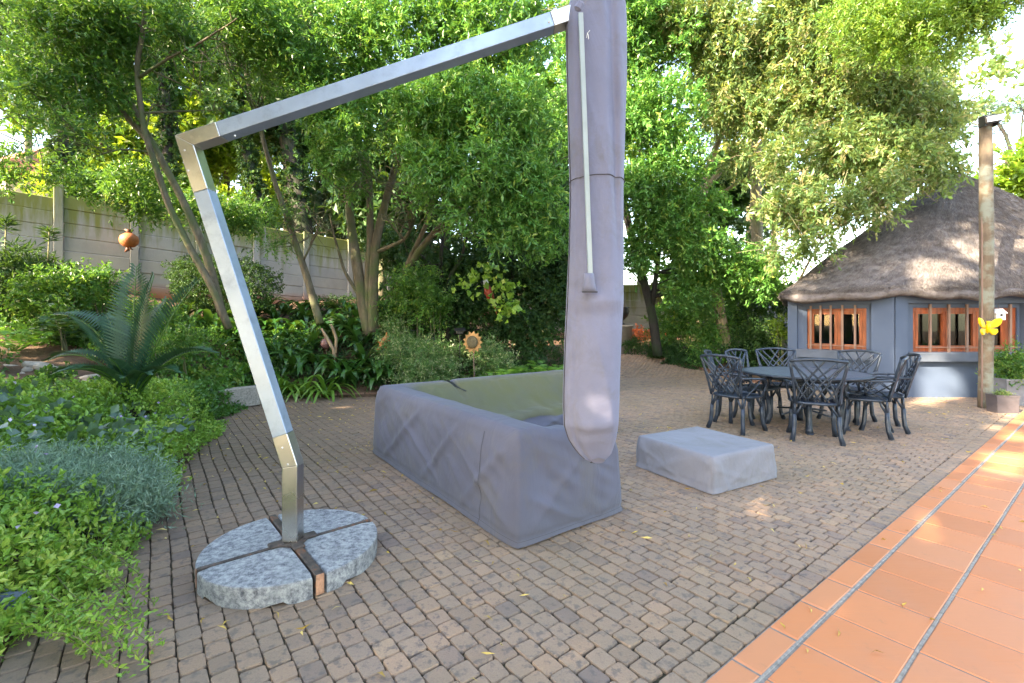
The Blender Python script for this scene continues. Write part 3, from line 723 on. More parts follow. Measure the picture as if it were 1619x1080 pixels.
# bottom puckered pocket
flap = MB(); fa = np.linspace(0, 2*math.pi, 25)[:-1]
fx = [(.135/2*math.cos(t), -.02*math.sin(t)) for t in fa]
flap.add([( (942-CU)*.003572-.49+.036*math.cos(t), -.080-.02*math.sin(t), EYE+(HV-722)*.003572-.55+.020*math.sin(t)) for t in fa]+[((942-CU)*.003572-.49, -.072, EYE+(HV-721)*.003572-.55)], [(i,(i+1)%24,24) for i in range(24)])
flap.build('drawn_opening', M['canvas_umb'], cv, True)
rd = MB(); P1 = P(918, 22, 2.455); P2 = P(933.5, 441, 2.475)
rd.tube([np.array(P1)-[.49,UY,.55], np.array(P2)-[.49,UY,.55]], .0165, 4, up=(0,1,0)); rd.build('rod', M['rod'], cv)
pk = MB(); c0 = np.array(P(932,438,2.46))-[.49,UY,.55]; 
for dz, w, yy in ((0.02,.026,-.006),(-.02,.030,-.010),(-.05,.036,-.012),(-.078,.041,-.010)): pk.v.append(np.array([(c0[0]+w*t, c0[1]+yy+.02*abs(t)**2, c0[2]+dz) for t in np.linspace(-1,1,9)])); pk.n += 9
pk.f = [(i*9+j, i*9+j+1, (i+1)*9+j+1, (i+1)*9+j)[::-1] for i in range(3) for j in range(8)]
po = pk.build('rod_pocket', M['canvas_umb'], cv, True); s2 = po.modifiers.new('t','SOLIDIFY'); s2.thickness = .012; s2.offset = -1
MB().box((c0[0],c0[1]-.014,c0[2]-.08), (.080,.008,.006)).build('pocket_hem', M['thread'], cv)
cap = MB(); c1 = np.array(P(914,20,2.45))-[.49,UY,.55]
cap.box((c1[0]+.005,c1[1]-.005,c1[2]+.03), (.045,.03,.055), ry=.5, bev=.012); cap.build('rod_cap', M['canvas_umb'], cv)
ck = MB(); c2 = np.array(P(929,52,2.462))-[.49,UY,.55]
for dx, dz in ((.006,-.03),(-.006,-.028),(.012,.012),(.004,-.035)): ck.tube([c2, c2+[dx*.6,-.004,dz*.5], c2+[dx,-.002,dz]], .0015, 5)
ck.build('tie_cord', M['cord'], cv)

# ------------------------------------------------------------------ L-shaped sofa under its cover
O3 = np.array((.04, 2.794)); TS = nrm(np.array((.797,.604))); NS = nrm(np.array((-.582,.813)))
SA, SB, LA, LB = .86, 1.50, 2.56, 2.42
sf = empty('sofa_cover', (O3[0], O3[1], 0), 0, 'grey fabric cover over an L-shaped sofa in the middle of the paving', 'cover')
st = .022; na = int(LA/st)+1; nb = int(LB/st)+1
ag = np.linspace(0, LA, na); bg = np.linspace(0, LB, nb); ia = int(np.argmin(abs(ag-SA))); ib = int(np.argmin(abs(bg-SB)))
A_, B_ = np.meshgrid(ag, bg)                                   # [b, a]
def edge_round(d, r=.055): return r*(1-np.sqrt(np.clip(1-(1-np.clip(d/r, 0, 1))**2, 0, 1)))
zl = .69-.30*sstep(A_, .14, .82); zb = .695-.30*sstep(LB-B_, .13, .80)
zn = (.685-.115*np.clip(A_/.86, 0, 1))-.18*sstep(B_, .12, .5); zn = np.where(A_ > SA+.02, 0, zn)
zr = (.62)-.22*sstep(LA-A_, .12, .5)
zz = np.maximum.reduce([zl, zb, zn, zr*(B_ > SB), np.full_like(zl, .405)])
sag = .022*sn(np.stack([A_*4, B_*4, A_*0], -1))+.008*sn(np.stack([A_*13, B_*9, A_*0], -1))
flat_ = np.clip((zz-.40)/.29, 0, 1)
zz = zz+sag*(1-.75*(flat_ > .93))*np.clip(np.minimum(A_, LB-B_)/.1, .15, 1)
# the fold at the inner corner
zz -= .05*np.exp(-((A_-.78)/.03)**2)*np.clip((B_-1.9)/.3, 0, 1)
inL = (A_ <= ag[ia]+1e-6) | (B_ >= bg[ib]-1e-6)
dist = np.minimum.reduce([A_, B_ + (A_ > SA)*9, LB-B_, LA-A_, np.where(B_ < bg[ib], ag[ia]-A_, 9), np.where(A_ > ag[ia], B_-bg[ib], 9)])
dist = np.clip(dist, 0, 1)
zz = zz-edge_round(dist)*inL
XY = A_[...,None]*TS+B_[...,None]*NS
near_k = ((1-B_/LB)*.0)[...,None]
idx = -np.ones(A_.shape, int); idx[inL] = np.arange(inL.sum())
V = np.c_[XY[inL], zz[inL]]; alg = (sstep(A_, .15, .4)*sstep(LB-B_, .03, .25)*(B_ > .25))[inL]
F = []
for j in range(nb-1):
    for i in range(na-1):
        q = (idx[j,i], idx[j,i+1], idx[j+1,i+1], idx[j+1,i])
        if min(q) >= 0 and (i < ia or j >= ib): F.append(q)
bl = [(0,i) for i in range(0, ia)]+[(j,ia) for j in range(0, ib)]+[(ib,i) for i in range(ia, na-1)]+[(j,na-1) for j in range(ib, nb-1)]+[(nb-1,i) for i in range(na-1,0,-1)]+[(j,0) for j in range(nb-1,0,-1)]
nl = len(bl); bi = [idx[j,i] for j,i in bl]; bp_ = V[bi]
tang = np.roll(bp_, -1, 0)[:,:2]-np.roll(bp_, 1, 0)[:,:2]; k7 = np.ones(15)/15
tang = np.stack([np.convolve(np.r_[tang[-7:,i], tang[:,i], tang[:7,i]], k7, 'valid') for i in (0,1)], -1); tang = nrm(tang)
out = np.stack([tang[:,1], -tang[:,0]], -1)
arc = np.concatenate([[0], np.cumsum(np.linalg.norm(np.diff(bp_[:,:2], axis=0), axis=1))])
K = 40; rowsV = []; al2 = []; cor = [V[idx[j,i]][:2] for j, i in ((0,0),(0,ia),(ib,ia),(ib,na-1),(nb-1,na-1),(nb-1,0))]; dcor = np.min([np.linalg.norm(bp_[:,:2]-c_, axis=1) for c_ in cor], 0)
for k in range(1, K+1):
    f = k/K; z = bp_[:,2]*(1-f)+.012*f
    cr1 = np.clip(1-np.abs(np.sin(arc*4.1+f*3.2+.8*np.sin(arc*1.3)))*2.2, 0, 1)**2; cr2 = np.clip(1-np.abs(np.sin(arc*3.3-f*3.9+2))*2.6, 0, 1)**2
    fold = .020*sn(np.c_[arc*2.6+f*1.9, f*3.5-arc*1.1, arc*0])+.022*cr1*(f < .97)+.016*cr2-.012
    fold += .008*sn(np.c_[arc*11-f*8, f*6+0*arc, arc*0+3])
    fold *= np.sin(f*math.pi)**.6*np.clip(dcor/.16, .05, 1)
    flare = .020*min(1, f*6)+.035*f+fold-.035*math.exp(-((f-.93)/.03)**2)*.25
    rowsV.append(np.c_[bp_[:,:2]+out*flare[:,None], (z+.006*np.sin(arc*5)*(k == K))]); al2.append(np.full(nl, .35*max(0, f-.55)))
base_n = len(V); V = np.concatenate([V]+rowsV); alg = np.concatenate([alg]+al2)
prev = np.array(bi)
for k in range(K):
    cur = np.arange(nl)+base_n+k*nl
    for j in range(nl): F.append((prev[j], cur[j], cur[(j+1)%nl], prev[(j+1)%nl]))
    prev = cur
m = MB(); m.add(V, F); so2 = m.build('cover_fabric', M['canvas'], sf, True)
at = so2.data.attributes.new('alg', 'FLOAT', 'POINT'); at.data.foreach_set('value', alg.astype(np.float32))
rowk = lambda k: np.concatenate([rowsV[k], rowsV[k][:1]])
r_ = rowk(K-3); MB().tube(r_+np.r_[0,0,0], .0013, 4, caps=False).build('hem_seam', M['thread'], sf)
ci = 6
MB().tube([rowsV[k][int(nl-.36/st)]+[-.003,-.003,0] for k in range(0, K, 1)], .0018, 4).build('side_seam', M['thread'], sf)
# black sliver standing in for the shaded slit of a fold on the back rest
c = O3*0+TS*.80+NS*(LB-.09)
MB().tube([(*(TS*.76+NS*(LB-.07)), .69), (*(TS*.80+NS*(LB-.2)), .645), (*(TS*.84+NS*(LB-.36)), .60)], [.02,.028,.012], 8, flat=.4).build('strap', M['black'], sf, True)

# ------------------------------------------------------------------ square ottoman under its cover
OT = empty('ottoman_cover', (1.554, 3.628, 0), math.atan2(.485,.872), 'square grey fabric cover over a low footstool beside the sofa', 'cover')
m = MB(); n = 34; L = .79; per = []
for s, (p, q) in enumerate((((0,0),(1,0)),((1,0),(1,1)),((1,1),(0,1)),((0,1),(0,0)))):
    for i in range(n): t = i/n; per.append((p[0]+(q[0]-p[0])*t, p[1]+(q[1]-p[1])*t))
per = np.array(per)*L; npn = len(per); cc = np.array((L/2, L/2)); lev = [(-.022,.292),(-.012,.290),(-.003,.284),(.001,.274)]
vrt = []; dcorner = np.min(np.stack([np.linalg.norm(per-np.array(c)*L, axis=1) for c in ((0,0),(1,0),(1,1),(0,1))]), 0)
od = nrm(np.sign(np.round((per-cc)/(L/2)*1.0001, 3))*(np.abs((per-cc)/(L/2)) > .999)+1e-6*(per-cc))
for o_, z in lev: vrt.append(np.c_[per+od*o_, np.full(npn, z)])
for k in range(1, 15):
    f = k/14; ar = np.arange(npn)/n*L
    w = .007*np.sin(ar*13+f*5)*np.sin(f*3)+.012*np.clip(1-np.abs(np.sin(ar*5.2+f*2.6))*3, 0, 1)**2*np.sin(f*2.6)+.010*np.clip(1-np.abs(np.sin(ar*3.9-f*3.1+1))*3, 0, 1)**2*np.sin(f*2.6)+.010*np.exp(-((dcorner-.13*f-.03)/.03)**2)*(f > .1)
    vrt.append(np.c_[per+od*(.004+.022*f-.006*math.exp(-((f-.86)/.05)**2)+w*(f < 1))[:,None], np.full(npn, .272*(1-f)+.008)])
g_ = np.linspace(-.022, L+.022, 2)
V = np.concatenate(vrt); nv = len(V)
f = [(i*npn+j, (i+1)*npn+j, (i+1)*npn+(j+1)%npn, i*npn+(j+1)%npn) for i in range(len(vrt)-1) for j in range(npn)]
cin = [np.c_[cc+(per-cc)*s*(1-.022*2/L*.0)*.94, np.full(npn, .292)-.006*(1-s)] for s in (1,.75,.5,.25)]
V = np.concatenate([V]+cin+[np.array([[cc[0],cc[1],.287]])]); b0 = nv
f += [(j, (j+1)%npn, b0+(j+1)%npn, b0+j) for j in range(npn)]
for i in range(3): f += [(b0+i*npn+j, b0+i*npn+(j+1)%npn, b0+(i+1)*npn+(j+1)%npn, b0+(i+1)*npn+j) for j in range(npn)]
f += [(b0+3*npn+j, b0+3*npn+(j+1)%npn, b0+4*npn) for j in range(npn)]
m.add(V, f); m.build('cover_fabric', M['canvas_ott'], OT, True)
MB().tube([vrt[k][0]+[-.003,-.003,0] for k in range(3, len(vrt))], .0016, 4).build('side_seam', M['canvas_ott'], OT)

# ------------------------------------------------------------------ dining table and chairs in cast aluminium
def arcp(p, q, bow, n=9, axis=(0,0,1)):
    p, q = np.array(p, float), np.array(q, float); t = np.linspace(0, 1, n)[:,None]
    return p+(q-p)*t+np.array(axis)*np.sin(t*math.pi)*bow
tb = empty('dining_table', (3.72, 5.95, 0), R(20), 'round dark cast metal table with lattice top among eight chairs', 'table')
m = MB(); m.lathe([(.70,.668),(.722,.672),(.727,.686),(.722,.698),(.705,.700),(.69,.698)], 64, capb=False, capt=False); m.build('rim', M['cast'], tb, True)
m = MB()
for k in range(48):                        # petals of the pierced top
    a = k/48*2*math.pi; c_, s_ = math.cos(a), math.sin(a)
    w0_, w1_ = .022, .043
    m.add([(c_*.30-s_*w*s, s_*.30+c_*w*s, z) if r == 0 else (c_*.70-s_*w*s, s_*.70+c_*w*s, z) for z in (.688,.697) for r, w, s in ((0,w0_*.85,-1),(1,w1_*.98,-1),(1,w1_*.98,1),(0,w0_*.85,1))], [(3,2,1,0),(4,5,6,7),(0,1,5,4),(1,2,6,5),(2,3,7,6),(3,0,4,7)])
for r in (.31,.50,.60): m.lathe([(r,.684),(r+.018,.684),(r+.018,.6945),(r,.6945)], 48, capb=False, capt=False)
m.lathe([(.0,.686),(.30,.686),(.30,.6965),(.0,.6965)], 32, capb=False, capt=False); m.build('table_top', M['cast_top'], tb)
MB().lathe([(.40,.60),(.41,.60),(.41,.668),(.40,.668)], 40, capb=False, capt=False).build('apron', M['cast'], tb, True)
lm = MB(); 
for w in (-.03,0,.03): lm.tube([(.40,w*1.6,.66),(.44,w*1.2,.56),(.42,w*.8,.42),(.39,w*.35,.30)], [.014,.016,.016,.018], 8)
lm.tube([(.40,0,.36),(.385,0,.2),(.40,0,.07),(.44,0,.012)], [.030,.034,.036,.045], 10, flat=1.15); lm.box((.445,0,.008),(.09,.075,.016), bev=.006)
lme = lm.mesh('leg', True); lme.materials.append(M['cast'])
for k in range(4): o = link('leg', lme, None, tb); o.rotation_euler = (0,0,R(45+90*k))
MB().tube([(-.39,0,.18),(0,0,.24),(.39,0,.18)], .012, 8).tube([(0,-.39,.18),(0,0,.24),(0,.39,.18)], .012, 8).build('stretcher', M['cast'], tb, True)

def make_chair():
    c = empty('dining_chair', (0,0,0), 0)
    # seat: frame and slats
    m = MB(); n = 30; a = np.linspace(0, 2*math.pi, n+1)
    sup = lambda x, e: np.sign(x)*np.abs(x)**e
    ring = [(sup(math.cos(t), .55)*(.235+.03*math.sin(t)), sup(math.sin(t), .55)*.215, .43) for t in a]
    m.tube(ring, .016, 8, caps=False); m.build('seat_frame', M['cast'], c, True)
    m = MB()
    for k in range(13):
        x_ = -.205+k*.0342; xb = x_*.87
        m.tube([(xb,-.20,.428),(x_,-.06,.418),(x_,.06,.418),(x_,.205,.434)], .0125, 6, flat=.45)
    m.tube(arcp((-.22,.0,.414),(.22,.0,.414),.0), .010, 6); m.build('seat', M['cast'], c, True)
    # back frame: leans away
    def bk(x_, z): t = (z-.43)/.5; return (x_, -.205-.105*t-.02*t*t-.035*(1-(x_/.26)**2)*t, z)
    m = MB(); xt, xb = .268, .205
    side = lambda s: [bk(s*(xb+(xt-xb)*t**1.3), .43+.475*t) for t in np.linspace(0,1,8)]
    m.tube(side(-1), .0145, 8); m.tube(side(1), .0145, 8)
    m.tube([bk(x_, .905+.028*(1-(x_/xt)**2)) for x_ in np.linspace(-xt,xt,13)], .015, 8, flat=1.15); m.build('back_frame', M['cast'], c, True)
    m = MB()
    for s in (-1,1):
        for k, (x0, x1, bow) in enumerate(((-.25,.10,.05),(-.245,.03,.02),(-.17,.175,.06),(-.25,-.09,-.02),(-.06,.20,.06))):
            t = np.linspace(0,1,10); z = .90-.44*t if k != 3 else .86-.40*t
            if k == 4: z = .925-.50*t
            xx = x0+(x1-x0)*(t**(1.25))
            m.tube([bk(s*(xa+bow*math.sin(tt_*math.pi)), za) for xa, za, tt_ in zip(xx, z, t)], .0085, 6, flat=1.3)
    m.build('lattice', M['cast'], c, True)
    for s in (-1,1):
        m = MB(); b0_ = bk(s*.235, .665)
        m.tube([b0_,(s*.275,-.14,.665),(s*.29,0,.655),(s*.285,.13,.64),(s*.268,.20,.60),(s*.245,.20,.52),(s*.235,.17,.44)], .0125, 8)
        m.tube([(s*.283,.07,.645),(s*.262,-.02,.55),(s*.232,-.17,.44)], .008, 6); m.tube([(s*.268,-.15,.66),(s*.262,-.02,.55),(s*.235,.12,.44)], .008, 6)
        m.build('armrest', M['cast'], c, True)
    for sx, sy in ((-1,1),(1,1),(-1,-1),(1,-1)):
        m = MB(); fx = .205*sx; fy = .185*sy
        for dx, dy in ((-.065,0),(0,0),(0,-.065)):
            m.tube([(fx+dx*sx*1.0, fy+dy*sy*1.0, .425),(fx+dx*sx*.75, fy+dy*sy*.75,.37),(fx+.006*sx,fy+.004*sy,.28)], [.011,.012,.016], 7)
        m.tube([(fx+.004*sx,fy,.30),(fx+.006*sx,fy+.004*sy,.20),(fx+.012*sx,fy+.012*sy,.10),(fx+.030*sx,fy+.040*sy,.012)], [.022,.024,.024,.028], 9)
        m.tube([(fx+.026*sx,fy+.034*sy,.014),(fx+.036*sx,fy+.052*sy,.002)], [.028,.024], 9)
        m.build('leg', M['cast'], c, True)
    return c
ch0 = make_chair()
chairs = [((3.32,5.07), 64, 'dining chair nearest the camera with its back to the footstool'),
    ((2.53,5.66), 30, 'dining chair pulled out at the left front, dark back towards the sofa'),
    ((2.74,6.46), -28, 'dining chair at the far left, half hidden behind the left front chair'),
    ((3.23,6.70), -56, 'second dining chair from the left behind the table, seen edge on'),
    ((3.93,6.96), -102, 'dining chair behind the table in front of the green shrubs'),
    ((4.80,6.48), -152, 'dining chair behind the table under the left window'),
    ((4.48,5.40), 141, 'dining chair on the right of the table, nearer of the two seen side on'),
    ((4.88,5.72), 152, 'outermost dining chair on the right, nearest the wooden pole')]
for i, ((x_, y_), deg, lab) in enumerate(chairs):
    o = ch0 if i == 0 else copy_tree(ch0); f = np.array((math.cos(R(deg)), math.sin(R(deg))))
    p = np.array((x_, y_))+f*.30; o.location = (p[0], p[1], 0); o.rotation_euler = (0,0,R(deg-90))
    tag(o, lab, 'chair', 'dining chairs round the table')

# ------------------------------------------------------------------ wooden pole with its fittings
pr = empty('wooden_pole', (7.33, 7.23, 0), 0, 'tall weathered round wooden pole standing in front of the thatched house', 'pole')
m = MB(); zs = np.linspace(-.05, 4.50, 24)
m.tube([(.012*math.sin(z*1.1), .01*math.cos(z), z) for z in zs], [.088-.006*z/4.5+.002*math.sin(z*7) for z in zs], 22, wob=.05, up=(0,1,0), seed=2); m.build('shaft', M['pole'], pr, True)
MB().tube([(-.08,-.02,.0),(-.078,-.02,2.95)], .011, 8).build('cable_pipe', M['bar'], pr)
fl = empty('floodlight', (7.27, 7.12, 4.38), 0, 'small floodlight in a black frame at the top of the wooden pole', 'floodlight')
MB().box((.0,-.05,.02), (.25,.04,.12), ry=R(-10), bev=.01).build('housing', M['black'], fl)
MB().box((.0,-.075,.02), (.21,.012,.075), ry=R(-10)).build('lamp_glass', M['led'], fl)
MB().box((-.10,.0,.0), (.02,.10,.16)).box((.10,.0,.0), (.02,.10,.12)).build('bracket', M['black'], fl)
bf = empty('butterfly_ornament', (7.15, 7.16, 1.26), R(12), 'yellow butterfly ornament fixed to the wooden pole', 'ornament')
def wing(s):
    up_ = [(.02,.0),(.07,.07),(.14,.12),(.21,.135),(.235,.11),(.215,.05),(.17,.0),(.10,-.02),(.03,-.02)]
    lo = [(.02,-.03),(.09,-.03),(.16,-.035),(.17,-.08),(.13,-.125),(.085,-.125),(.05,-.09),(.02,-.05)]
    for nm, pts in (('upper_wing', up_),('lower_wing', lo)):
        m = MB(); q = [(p[0]*s, p[1]) for p in pts]; q = q if s < 0 else q[::-1]; c = np.mean(q, 0)
        n_ = len(q); vv_ = [(a_, -.10-abs(a_)*.22, b_) for a_, b_ in q]+[(c[0]+(a_-c[0])*.8, -.112-abs(a_)*.22, c[1]+(b_-c[1])*.8) for a_, b_ in q]+[(a_, -.09-abs(a_)*.22, b_) for a_, b_ in q]
        f_ = [tuple(range(n_, 2*n_))]+[(i, (i+1)%n_, n_+(i+1)%n_, n_+i) for i in range(n_)]+[(2*n_+i, 2*n_+(i+1)%n_, (i+1)%n_, i) for i in range(n_)]+[tuple(range(3*n_-1, 2*n_-1, -1))]
        m.add(vv_, f_); m.build(nm, M['yellow'], bf)
wing(-1); wing(1)
m = MB(); m.tube([(0,-.105,-.10),(0,-.115,-.05),(0,-.12,0),(0,-.12,.045)], [.012,.022,.027,.02], 10); m.tube([(0,-.12,.05),(0,-.12,.085)], [.02,.024], 10); m.build('body', M['yellow'], bf, True)
MB().tube([(-.01,-.12,.08),(-.04,-.13,.12),(-.06,-.13,.13)], .004, 5).tube([(.01,-.12,.08),(.04,-.13,.12),(.05,-.13,.13)], .004, 5).build('antenna', M['black'], bf)
bh = empty('birdhouse', (7.47, 7.18, 1.36), R(-8), 'little white birdhouse hanging beside the pole above the planter', 'birdhouse')
m = MB(); m.add([(x_, y_, z_) for y_ in (-.05,.05) for x_, z_ in ((-.06,0),(.06,0),(.06,.10),(0,.16),(-.06,.10))], [(0,1,2,3,4),(9,8,7,6,5),(0,5,6,1),(1,6,7,2),(2,7,8,3),(3,8,9,4),(4,9,5,0)]); m.build('box', M['white'], bh)
MB().box((-.042,0,.135), (.10,.13,.012), ry=R(-45)).box((.042,0,.135), (.10,.13,.012), ry=R(45)).build('roof', M['white'], bh)
m = MB(); m.lathe([(.0,0),(.018,0),(.018,.004),(0,.004)], 14, capb=False, capt=False); o = m.build('entrance', M['black'], bh); o.location = (0,-.0545,.075); o.rotation_euler = (R(90),0,0)
MB().tube([(0,-.05,.035),(0,-.09,.035)], .005, 6).build('perch', M['white'], bh)
MB().tube([(0,0,.16),(0,0,.245),(-.1,0,.25),(-.14,0,.22)], .004, 6).build('hook', M['black'], bh)
def planter(name, x_, y_, w, d_, h, mat, rz, lab):
    o = empty(name, (x_, y_, 0), rz, lab, 'planter'); t = .02; m = MB(); q = lambda s, i: [((-w/2+i)*s, (-d_/2+i)*s), ((w/2-i)*s, (-d_/2+i)*s), ((w/2-i)*s, (d_/2-i)*s), ((-w/2+i)*s, (d_/2-i)*s)]
    V_ = [(*p, 0) for p in q(.93,0)]+[(*p, h-.03) for p in q(.98,0)]+[(*p, h-.028) for p in q(1.03,0)]+[(*p, h) for p in q(1.03,0)]+[(*p, h) for p in q(1.0,t)]+[(*p, h-.04) for p in q(.98,t)]
    m.add(V_, [(k*4+i, k*4+(i+1)%4, (k+1)*4+(i+1)%4, (k+1)*4+i) for k in range(5) for i in range(4)]+[(3,2,1,0)]); m.build('trough', mat, o)
    MB().box((0,0,h-.045), (w*.93,d_*.9,.02)).build('potting_soil', M['soil'], o); return o
planter('planter', 7.24, 6.90, .30, .19, .26, M['planter'], R(-6), 'small dark rectangular planter at the foot of the wooden pole')
planter('planter', 8.12, 7.62, .50, .45, .42, M['planter_grey'], R(-5), 'larger grey planter with a leafy bush at the right edge')

# ------------------------------------------------------------------ small garden ornaments
def Hp(x_, y_): return float(H(np.array([x_]), np.array([y_]))[0])
p = P(204, 378, 10.35); cp = empty('clay_pot', p, 0, 'round orange clay pot hanging on the concrete wall', 'pot')
cp.location = (p[0], p[1], p[2]-.02)
MB().lathe([(.02,-.17),(.10,-.15),(.165,-.08),(.18,0),(.16,.08),(.10,.13),(.06,.15)], 26).build('bowl', M['clay'], cp, True)
MB().lathe([(.055,.15),(.05,.18),(.09,.225),(.075,.225),(.04,.19)], 22).build('neck', M['clay_dark'], cp, True)
MB().tube([(0,0,-.16),(-.02,-.02,-.22),(-.07,-.03,-.27)], [.05,.035,.01], 8).tube([(0,0,-.16),(.05,-.02,-.20),(.09,0,-.22)], [.04,.02,.008], 8).build('tassel', M['clay_dark'], cp, True)
MB().tube([(0,0,.22),(.02,.3,.42)], .004, 5).build('hook', M['black'], cp)
p = P(747, 541, 8.45); sfl = empty('sunflower_ornament', (p[0], p[1], 0), R(-25), 'tan metal sunflower ornament on a stake behind the sofa', 'ornament')
sz = p[2]
for k in range(13):
    a_ = k/13*2*math.pi; m = MB(); ca, sa = math.cos(a_), math.sin(a_)
    q = [(.085,-.035),(.15,-.04),(.205,0),(.15,.04),(.085,.035)]
    m.add([(ca*r-sa*w, dy+.03*(r-.08), sz+sa*r+ca*w) for dy in (0,.012) for r, w in q], [(0,1,2,3,4),(9,8,7,6,5)]+[(i,i+5,(i+1)%5+5,(i+1)%5) for i in range(5)]); m.build('petal', M['sun_petal'], sfl)
m = MB(); m.lathe([(0,-.01),(.105,-.01),(.115,.012),(.08,.028),(0,.032)], 24, capb=False, capt=False); o = m.build('disc', M['sun_disc'], sfl, True); o.location = (0,0,sz); o.rotation_euler = (R(90),0,0)
MB().tube([(0,.02,sz),(.02,.05,.1)], .01, 6).build('stake', M['bar'], sfl)
p = P(727, 521, 8.7); sl = empty('solar_lamp', (p[0], p[1], 0), R(10), 'small black solar panel lamp on a stake left of the sunflower', 'lamp')
MB().box((0,0,p[2]), (.20,.14,.02), rx=R(20), bev=.004).build('solar_panel', M['black'], sl); MB().box((0,.0,p[2]-.05), (.13,.07,.07), bev=.01).build('housing', M['black'], sl)
MB().tube([(0,0,p[2]-.06),(0,0,.1)], .008, 6).build('stake', M['black'], sl)
p = P(516, 543, 9.0); bl_ = empty('garden_ball', (p[0], p[1], p[2]), 0, 'shiny purple brown ball ornament among the dark strap leaves', 'ornament')
MB().lathe([(.0+.11*math.sin(t), -.11*math.cos(t)) for t in np.linspace(.02, math.pi-.02, 14)], 24).build('ball', M['ball'], bl_, True)
MB().tube([(0,0,-.1),(0,0,-.6)], .01, 6).build('stake', M['bar'], bl_)
p = P(772, 465, 8.9); br = empty('parrot_ornament', p, R(-20), 'red parrot ornament hanging in the shrubs behind the sofa', 'ornament')
MB().tube([(-.06,0,.18),(-.03,0,.14),(.0,0,.05),(.05,0,-.06),(.10,.01,-.16)], [.03,.06,.085,.07,.03], 12).build('body', M['red'], br, True)
MB().tube([(-.10,0,.235),(-.06,0,.24),(-.04,0,.19)], [.02,.055,.05], 12).build('head', M['white'], br, True)
MB().tube([(-.11,0,.24),(-.15,0,.22),(-.15,0,.19)], [.022,.018,.004], 8).build('beak', M['black'], br, True)
MB().tube([(.08,0,-.12),(.14,.01,-.28),(.17,.01,-.40)], [.035,.025,.01], 8, flat=.4).build('tail', M['clay'], br, True)
p = P(608, 538, 8.9); wr = empty('clay_lizard', p, 0, 'rust coloured lizard shaped clay ornament above the strap leaves', 'ornament')
MB().tube([(-.14,0,-.22),(-.06,0,-.10),(0,0,0),(.05,.0,.09),(.04,0,.15)], [.02,.045,.06,.035,.012], 10).build('body', M['clay'], wr, True)
for a_, b_ in (((.0,0,.02),(.12,-.02,-.02)),((-.05,0,-.08),(-.12,-.02,-.02)),((-.04,0,-.1),(.06,-.02,-.16))): MB().tube([a_, b_], [.018,.008], 6).build('leg', M['clay'], wr, True)
# dead branch lying in the strap leaves
p = P(530, 548, 8.8); db = empty('dead_branch', p, 0, 'forked pale dead branch stuck in the dark strap leaves', 'branch')
MB().tube([(.0,0,-.3),(-.03,0,-.06),(-.18,.05,.17),(-.30,.1,.34)], [.04,.035,.03,.02], 8, wob=.2).tube([(.0,0,-.12),(-.02,.1,.15),(-.10,.15,.34),(-.16,.2,.42)], [.03,.028,.022,.012], 8, wob=.2).build('wood', M['wood_grey'], db, True)
# round plinth with a dark urn at the end of the path
pp = empty('plinth', (3.42, 14.6, float(pz(14.6))), 0, 'round plastered plinth carrying a dark urn at the end of the path', 'plinth')
MB().lathe([(.33,-.05),(.33,.78),(.36,.80),(.36,.84),(.30,.85)], 30).build('drum', simple('plinth_plaster', (.22,.19,.165), .85, co='World'), pp, True)
ur = empty('urn', (3.42, 14.6, float(pz(14.6))+.85), 0, 'dark urn standing on the round plinth', 'urn')
MB().lathe([(.13,0),(.14,.03),(.05,.08),(.06,.14),(.20,.28),(.25,.42),(.22,.52),(.26,.56),(.22,.56)], 24).build('bowl', M['black'], ur, True)
# concrete end block of the bed edging
p = (-4.15, 7.25); cbk = MB().box((0,0,.14), (.60,.20,.30), rz=R(52), bev=.012)
o = cbk.build('concrete_block', M['grout'], None, False, (p[0]-.1, p[1], .02)); tag(o, 'pale concrete block at the end of the left bed by the kerb', 'block')
# rubble edging and loose stones in the left bed
rb = empty('rubble_edging', (0,0,0), 0, 'low dry edging of flat grey rubble stones in the left bed', 'wall')
def stone_mesh(s):
    r_ = np.random.default_rng(s); m = MB(); n = 9; a_ = np.arange(n)/n*6.283; r = .8+.4*r_.random(n)
    q = np.c_[np.cos(a_)*r, np.sin(a_)*r*.62]
    V_ = np.concatenate([np.c_[q*.9, np.full(n,-.28)], np.c_[q, -.02+.08*r_.random(n)], np.c_[q*.82, .26+.1*r_.random(n)], [[0,0,.33]]])
    m.add(V_, [(k*n+i, k*n+(i+1)%n, (k+1)*n+(i+1)%n, (k+1)*n+i) for k in range(2) for i in range(n)]+[(2*n+i, 2*n+(i+1)%n, 3*n) for i in range(n)])
    me = m.mesh('stone', True); me.materials.append(M['stone']); return me
sms = [stone_mesh(k) for k in range(6)]
for k in range(30):
    u_ = rng.uniform(-40, 145); v_ = 583+ (k % 3)*13+rng.normal(0,3)+(u_-50)*.04; d_ = 6.6-(k % 3)*.12
    q = P(u_, v_, d_); o = link('stone', sms[k % 6], None, rb); o.location = q; s_ = rng.uniform(.10,.20); o.scale = (s_, s_, s_*.8); o.rotation_euler = (rng.normal(0,.15), rng.normal(0,.15), rng.random()*6)
q = P(12, 950, 2.05); o = link('boulder', stone_mesh(77), None, None, q); o.data.materials.clear(); o.data.materials.append(M['slate']); o.scale = (.09,.09,.12); tag(o, 'blue grey stone half hidden in the creeper at the lower left', 'stone')
